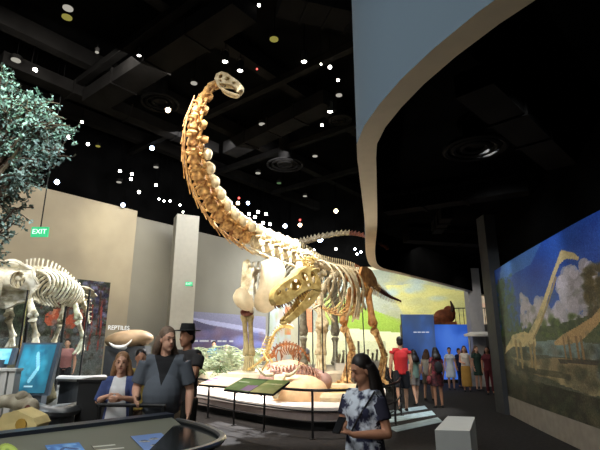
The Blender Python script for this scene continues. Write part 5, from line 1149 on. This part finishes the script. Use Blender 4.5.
# --- near woman with phone
def tie_dye():
    m = bpy.data.materials.new('tie_dye_cloth'); m.use_nodes = True; nt = m.node_tree; b = nt.nodes['Principled BSDF']; b.inputs['Roughness'].default_value = .9
    tc = nt.nodes.new('ShaderNodeTexCoord'); n = nt.nodes.new('ShaderNodeTexNoise'); n.inputs['Scale'].default_value = 16; n.inputs['Detail'].default_value = 3
    r = nt.nodes.new('ShaderNodeValToRGB'); e = r.color_ramp.elements; e[0].position = .40; e[0].color = (*lin((34, 36, 62)), 1); e[1].position = .56; e[1].color = (*lin((196, 204, 214)), 1)
    nt.links.new(tc.outputs['Object'], n.inputs['Vector']); nt.links.new(n.outputs['Fac'], r.inputs['Fac'])
    s = nt.nodes.new('ShaderNodeSeparateXYZ'); nt.links.new(tc.outputs['Object'], s.inputs[0])
    # dark shoulders and sleeves
    ab = nt.nodes.new('ShaderNodeMath'); ab.operation = 'ABSOLUTE'; nt.links.new(s.outputs['X'], ab.inputs[0])
    q = nt.nodes.new('ShaderNodeMath'); q.operation = 'MULTIPLY_ADD'; nt.links.new(n.outputs['Fac'], q.inputs[0]); q.inputs[1].default_value = .12; nt.links.new(ab.outputs[0], q.inputs[2])
    g = nt.nodes.new('ShaderNodeMath'); g.operation = 'GREATER_THAN'; g.inputs[1].default_value = .205; nt.links.new(q.outputs[0], g.inputs[0])
    mx = nt.nodes.new('ShaderNodeMixRGB'); nt.links.new(g.outputs[0], mx.inputs[0]); nt.links.new(r.outputs[0], mx.inputs[1]); mx.inputs[2].default_value = (*lin((26, 26, 44)), 1)
    nt.links.new(mx.outputs[0], b.inputs['Base Color']); return m
w0 = at(362, 400, 3.55)
def phone(root, J, s, fin, hp, HR):
    e = MB(); c = (J['wrR']+J['wrL'])/2+V((0.0, -.075, .05)); e.box(c, (.07, .012, .14), R=M.Rotation(-.7, 3, 'X'))
    o = fin(e, 'held_thing', mat('phone_black', (20, 20, 22), .2), raw=True); 
    # the phone is held, so it is a thing of its own
    m_ = o.matrix_basis.copy(); o.parent = None; o.name = 'phone'; o.matrix_world = M.Translation(root.location) @ M.Rotation(root.rotation_euler.z, 4, 'Z')
    tag(o, 'small dark phone in the hands of the woman in the tie-dyed shirt', 'phone')
    e = MB(); f = J['shL']; e.tube(crv([J['shL']+V((.0, -.05, .06)), J['che']+V((.02, -.15, -.05)), J['wai']+V((-.17, -.05, -.08))], 8), .008, 5); fin(e, 'bag_strap', mat('strap_dark', (30, 28, 30), .7), raw=True)
person('woman with long black hair and tie-dyed shirt looking down at her phone in the foreground', (w0.x+.01, 3.55, 0), -.75, 1.50, True,
       dict(elR=(-.21, -.04, 1.16), wrR=(-.10, -.24, 1.19), hdR=(-.03, -.29, 1.22), elL=(.23, .0, 1.14), wrL=(.07, -.26, 1.15), hdL=(.0, -.29, 1.19), knR=(-.09, -.03, .5)),
       dict(mat=tie_dye(), sleeve=.62, hem=.80, wide=.03), dict(kind='trousers', len=1.9, mat=cloth('charcoal', (30, 30, 34))), dict(len=.42, mat=HDARK), SKIN2, extras=phone, headrot=-.35, headtilt=.30)
# --- man in grey shirt, girl, man in hat, child
m0 = at(162, 380, 4.85)
def zoned(name, c_in, c_out, k0, k1, zlo):
    '''cloth of two colours: inside where |x| < k0 + k1*z on the front and z > zlo'''
    m = bpy.data.materials.new(name); m.use_nodes = True; nt = m.node_tree; b = nt.nodes['Principled BSDF']; b.inputs['Roughness'].default_value = .9
    tc = nt.nodes.new('ShaderNodeTexCoord'); sx = nt.nodes.new('ShaderNodeSeparateXYZ'); nt.links.new(tc.outputs['Object'], sx.inputs[0])
    def mt(op, a_, b_=None, c_=None):
        q = nt.nodes.new('ShaderNodeMath'); q.operation = op
        for i, x in enumerate((a_, b_, c_)):
            if x is None: continue
            if isinstance(x, (int, float)): q.inputs[i].default_value = x
            else: nt.links.new(x, q.inputs[i])
        return q.outputs[0]
    lim = mt('MULTIPLY_ADD', sx.outputs['Z'], k1, k0); i1 = mt('LESS_THAN', mt('ABSOLUTE', sx.outputs['X']), lim)
    i2 = mt('LESS_THAN', sx.outputs['Y'], 0.0); i3 = mt('GREATER_THAN', sx.outputs['Z'], zlo); f = mt('MULTIPLY', mt('MULTIPLY', i1, i2), i3)
    mx = nt.nodes.new('ShaderNodeMixRGB'); nt.links.new(f, mx.inputs[0]); mx.inputs[1].default_value = (*lin(c_out), 1); mx.inputs[2].default_value = (*lin(c_in), 1)
    nt.links.new(mx.outputs[0], b.inputs['Base Color']); return m
m0 = at(162, 380, 4.85)
collar = None
person('heavy man with long greying hair and dark grey shirt leaning a hand on the rail', (m0.x, 4.93, 0), .18, 1.75, True,
       dict(elR=(-.27, .02, 1.15), wrR=(-.235, -.17, 1.07), hdR=(-.225, -.27, 1.035), elL=(.27, .03, 1.13), wrL=(.27, -.06, .90), pel=(0, .02, .95), hed=(.01, -.03, 1.63)),
       dict(mat=zoned('grey_polo', (18, 18, 20), (84, 90, 98), -.44, .37, 1.1), sleeve=.8, hem=.92, wide=.03), dict(kind='trousers', len=1.95, mat=cloth('khaki', (150, 146, 130))), dict(len=.17, mat=HGR), SKIN, False, collar, belly=1, headrot=.55, headtilt=.05)
g0 = at(119, 390, 4.95)
belt = None
person('smiling girl with light brown hair and blue and white raglan shirt leaning on the rail', (g0.x, 4.98, 0), .15, 1.50, True,
       dict(elR=(-.22, -.06, 1.20), wrR=(-.07, -.24, 1.27), hdR=(.0, -.30, 1.24), elL=(.22, -.06, 1.20), wrL=(.09, -.24, 1.25), hdL=(.02, -.31, 1.24)),
       dict(mat=zoned('raglan_cloth', (210, 210, 210), (60, 74, 120), .20, -.11, .86), sleeve=1.2, hem=.92), dict(kind='trousers', len=1.95, mat=cloth('teal_dark', (30, 56, 58))), dict(len=.22, mat=mat('hair_light', (136, 100, 68), .5, var=.25, scale=30)), SKIN, True, belt, headrot=.1, headtilt=-.02)
p0 = at(186, 350, 5.7)
def hat(root, J, s, fin, hp, HR):
    e = MB(); e.tube([hp(0, .01, .075), hp(0, .01, .085), hp(0, .01, .09), hp(0, .01, .165)], [(.15, .16), (.15, .16), (.088, .1), (.075, .085)], 18, side=(1, 0, 0)); fin(e, 'hat', mat('hat_black', (24, 24, 24), .8), raw=True)
person('man in black hat and dark shirt behind the heavy man', (p0.x, 5.75, 0), -.5, 1.80, False, dict(elL=(.22, -.1, 1.2), wrL=(.05, -.25, 1.22), elR=(-.23, 0, 1.12), wrR=(-.2, -.1, .92)),
       dict(mat=cloth('dark_check', (52, 50, 50)), sleeve=.6, hem=.9), dict(kind='trousers', len=1.9, mat=cloth('dark_olive', (44, 42, 36))), dict(mat=HDARK), SKIN2, False, hat)
p0 = at(141, 360, 6.3)
person('dark haired child in yellowish top between the girl and the heavy man', (p0.x, 6.3, 0), .4, 1.52, False, dict(), dict(mat=cloth('ochre', (150, 128, 62)), sleeve=.5, hem=.88), dict(kind='shorts', len=.8, mat=cloth('brown', (70, 56, 44))), dict(mat=HDARK), SKIN2, True)
# --- visitors on the right, feet placed on the floor
def stand(u, vf, vt):
    p = atz(u, vf, 0); r = ray(u, vt); return p, CH+r.z*(p.y/r.y)
WALK = dict(knR=(-.1, -.05, .5), anR=(-.1, -.10, .09), knL=(.1, .05, .52), anL=(.1, .16, .12))
def bag(root, J, s, fin, hp, HR):
    e = MB(); e.ball(J['che']+V((0, .19, -.1)), (.14, .09, .19), 12, 8); e.box(J['che']+V((0, .25, -.14)), (.18, .05, .16)); o = fin(e, 'backpack', cloth('black_bag', (26, 26, 28)), .016, 2)
    o.parent = None; o.matrix_world = M.Translation(root.location) @ M.Rotation(root.rotation_euler.z, 4, 'Z'); tag(o, 'dark backpack on the back of the woman in the flowered dress', 'backpack')
    e = MB(); e.ball((.26, .02, .8), (.07, .11, .13), 10, 8); e.tube(crv([J['shL']+V((0, 0, .05)), V((.27, .06, 1.1)), V((.26, .04, .9))], 6), .008, 5); o = fin(e, 'handbag', cloth('maroon', (110, 44, 48)), raw=True)
    o.parent = None; o.matrix_world = M.Translation(root.location) @ M.Rotation(root.rotation_euler.z, 4, 'Z'); tag(o, 'maroon handbag at the side of the woman in the flowered dress', 'handbag')
V_ = [
 (403, 408, 333.5, PI-.05, dict(WALK), dict(mat=cloth('red', (196, 44, 48)), sleeve=.25, hem=.86), dict(kind='shorts', len=.9, mat=cloth('navy_black', (26, 28, 36))), dict(mat=HDARK), SKIN, False, None, 'man in bright red sleeveless shirt and black shorts walking away'),
 (416, 402, 347, PI+.4, dict(WALK), dict(mat=cloth('sage', (104, 128, 116)), sleeve=.4, hem=.85), dict(kind='shorts', len=.7, mat=cloth('grey_short', (110, 104, 100))), dict(len=.25, mat=HDARK), SKIN, True, None, 'woman in grey green top with dark hair right beside the red shirt'),
 (429, 397, 346, PI-.6, dict(WALK), dict(mat=cloth('cream', (186, 182, 172)), sleeve=.3, hem=.85), dict(kind='shorts', len=.9, mat=cloth('taupe', (120, 110, 96))), dict(len=.2, mat=HBR), SKIN, True, None, 'person in cream top mostly behind the woman with the backpack'),
 (438.5, 404, 344, PI+.1, dict(), dict(mat=mat('flower_print', (150, 60, 70), .9, var=.2, scale=26, rgb2=(22, 24, 26)), sleeve=.45, hem=.85), dict(kind='skirt', len=.62, mat=mat('flower_print2', (96, 40, 46), .9, var=.2, scale=20, rgb2=(24, 24, 26))), dict(len=.2, mat=HDARK), SKIN2, True, bag, 'woman in dark flowered dress carrying a backpack seen from behind'),
 (451.5, 386, 344, -.2, dict(), dict(mat=cloth('white_dress', (196, 204, 214)), sleeve=.4, hem=.85, name='dress_top'), dict(kind='skirt', len=.5, mat=cloth('white_dress', (196, 204, 214)), flare=.02), dict(mat=HDARK), SKIN, True, None, 'slim person in white dress in front of the blue screen'),
 (461, 384, 345, .5, dict(), dict(mat=cloth('navy', (34, 42, 78)), sleeve=.6, hem=.88), dict(kind='trousers', len=1.9, mat=cloth('navy', (34, 42, 78))), dict(mat=HDARK), SKIN2, False, None, 'person in navy clothes half hidden behind the woman in the long mustard skirt'),
 (467, 388, 342.5, -.3, dict(elR=(-.2, 0, 1.14), wrR=(-.1, -.2, 1.1)), dict(mat=cloth('white_vest', (206, 198, 188)), sleeve=.1, hem=.92), dict(kind='skirt', len=.2, mat=cloth('mustard', (170, 130, 62))), dict(len=.25, mat=HBR), SKIN, True, None, 'woman in white top and long mustard skirt'),
 (479, 387, 342.5, .3, dict(), dict(mat=cloth('dark_green', (40, 62, 52)), sleeve=.5, hem=.8), dict(kind='skirt', len=.6, mat=cloth('dark_green', (40, 62, 52))), dict(len=.25, mat=HBR), SKIN, True, None, 'woman in short dark green dress with bare legs'),
 (490.5, 391, 343, -.5, dict(), dict(mat=cloth('dark_red', (88, 30, 38)), sleeve=.6, hem=.85), dict(kind='trousers', len=1.9, mat=cloth('dark_red', (60, 24, 32))), dict(len=.2, mat=HDARK), SKIN2, True, None, 'person in dark red clothes at the edge of the dark column'),
]
for u, vf, vt, rz, pose, tp, bt, hr, sk_, fm, ex, lb in V_:
    p, h = stand(u, vf, vt); h = max(1.45, min(1.85, h)); person(lb, (p.x, p.y, 0), rz, h, False, pose, tp, bt, hr, sk_, fm, ex)
for u, Y, H_, rgb, lb in ((214, 18.0, 1.72, (50, 100, 130), 'visitor in teal shirt behind the fern row'), (227, 18.3, 1.6, (120, 90, 110), 'visitor with black hair right of the teal shirt behind the ferns'), (68, 14.0, 1.75, (176, 120, 116), 'visitor in pinkish clothes beyond the showcase glass'), (304, 20.8, 1.7, (190, 190, 196), 'far visitor in pale shirt seen under the skeleton ribs')):
    p = at(u, 345, Y)
    person(lb, (p.x, Y, 0), .3, H_, False, dict(), dict(mat=cloth('far_%d' % rgb[0], rgb), sleeve=.5), dict(kind='trousers', len=1.9, mat=cloth('charcoal', (30, 30, 34))), dict(mat=HDARK), SKIN, False)
# ================================================================== LIGHT
W = (1, .96, .9); CO = (.82, .9, 1.0); WM = (1, .78, .5)
spot((1.8, 17.5, 9.4), at(262, 243, 13.3), 22000, (.97, .97, 1), 34)          # white on the neck base from behind right
spot((1.2, 10.5, 9.2), at(285, 250, 14.0), 16000, (1, .98, .98), 26)
spot((2.2, 14.5, 9.4), at(210, 190, 11.2), 6500, W, 26)
spot((-5.5, 5.5, 8.6), at(194, 150, 10.6), 1500, WM, 36)                     # warm light raising the neck
spot((-5.0, 8.0, 3.0), at(196, 170, 10.8), 380, (1, .74, .46), 60)
spot((1.0, 7.0, 9.3), at(228, 82, 10.3), 300, W, 18)
spot((-2.6, 7.5, 9.3), at(290, 282, 10.6), 2300, (1, .95, .78), 30)          # tyrannosaur skull
spot((2.0, 8.5, 9.4), at(330, 290, 12.8), 3200, W, 40)
spot((1.5, 7.5, 9.0), at(368, 300, 13.8), 1800, (1, .86, .66), 26)
spot((-1.0, 8.5, 9.4), at(260, 300, 13.4), 1500, W, 34)
spot((.6, 7.8, 9.3), (-.2, 10.9, .5), 2600, (1, .92, .88), 42)               # platform
spot((-3.2, 8.6, 9.3), (-1.8, 12.6, .5), 2600, (1, .93, .88), 44)
spot((1.2, 11.6, 9.3), (1.0, 13.6, .5), 1800, (1, .92, .8), 44)
spot((-4.0, 10, 9.3), at(215, 355, 15.0), 4200, (.95, 1, .95), 30)           # ferns
spot((-6.4, 5.6, 7.5), at(52, 285, 9.8), 1700, W, 34)                         # horned skeleton
spot((-4.6, 12.4, 8.6), on_wall(122, 238, A0, A1), 800, (1, .93, .72), 38, .8)
area((-6.0, 9.5, 9.0), (-9.0, 13.5, 3.5), 430, (1, .96, .9), 6, 2)
area((-2.5, 16.0, 8.8), (-5.0, 21.5, 3), 380, (.95, .96, 1), 5, 2)
area((7, 22.5, 5.2), (7, 27.2, 3.4), 480, (1, .96, .8), 8, 1)               # back mural
area((1.5, 23, 6), (.5, 27, 3), 500, (.95, .97, 1), 4, 1)
area((-3.5, 2.0, 8.2), (1.2, 4.2, 6.2), 26, (.66, .84, 1), 3, 3)             # cool light on the fascia
spot((.3, 9.7, .6), (1.0, 5.4, 3.9), 260, (1, .93, .82), 80, .8)             # added uplight standing in for bounce off the platform
spot((1.9, 12.6, .6), (2.0, 12.8, 3.9), 60, (1, .93, .82), 100, .8)  # second added uplight for the same bounce
spot((3.0, 6.6, 4.6), (4.6, 9.8, 1.9), 520, (.9, .96, 1), 70, .8)            # right mural
spot((2.6, 4.2, 4.6), (4.3, 6.9, 1.9), 200, (.9, .96, 1), 70, .8)
spot((4.3, 9.9, 3.6), (4.9, 10.8, 2.6), 14, W, 90, .7)
area((-3.2, 2.2, 5.5), (-1.6, 4.6, 1.2), 110, (.95, .97, 1), 1.5, 1.5)          # front left visitors
area((5.2, 15.0, 4.6), (4.8, 17.0, 1), 36, W, 3, 1.5)                        # far visitors
spot((6.2, 16.5, 4.6), (7.6, 19.6, 2), 120, W, 60)
spot((3.4, 11.4, 4.3), (2.7, 12.2, 0), 500, (.85, .93, 1), 40, .6)
spot((2.3, 6.3, 4.3), (2.1, 6.5, .4), 260, W, 40)
area((-2.6, -1.5, 3.6), (-1.5, 5, 1.4), 70, (1, .97, .94), 3, 2)                 # added fill behind the camera to brighten the visitors' faces
spot((-2.2, 2.6, 7), at(10, 80, 5.6), 1600, (.6, 1, .7), 30)                  # green light on the tree tips
spot((-1.2, 3.0, 7.4), at(30, 150, 5.8), 2600, (.78, .86, 1), 46)
area((-2.5, .8, 6), (-1.6, 3.3, .9), 100, (.96, 1, .95), 1.5, 1.5)                # console
area((0.5, .5, 3.4), (.5, 3.6, 1.0), 3.5, W, 1, 1)
area((0, 13, 8.5), (0, 13, 0), 300, W, 10, 12)                               # general spill of the lamp field
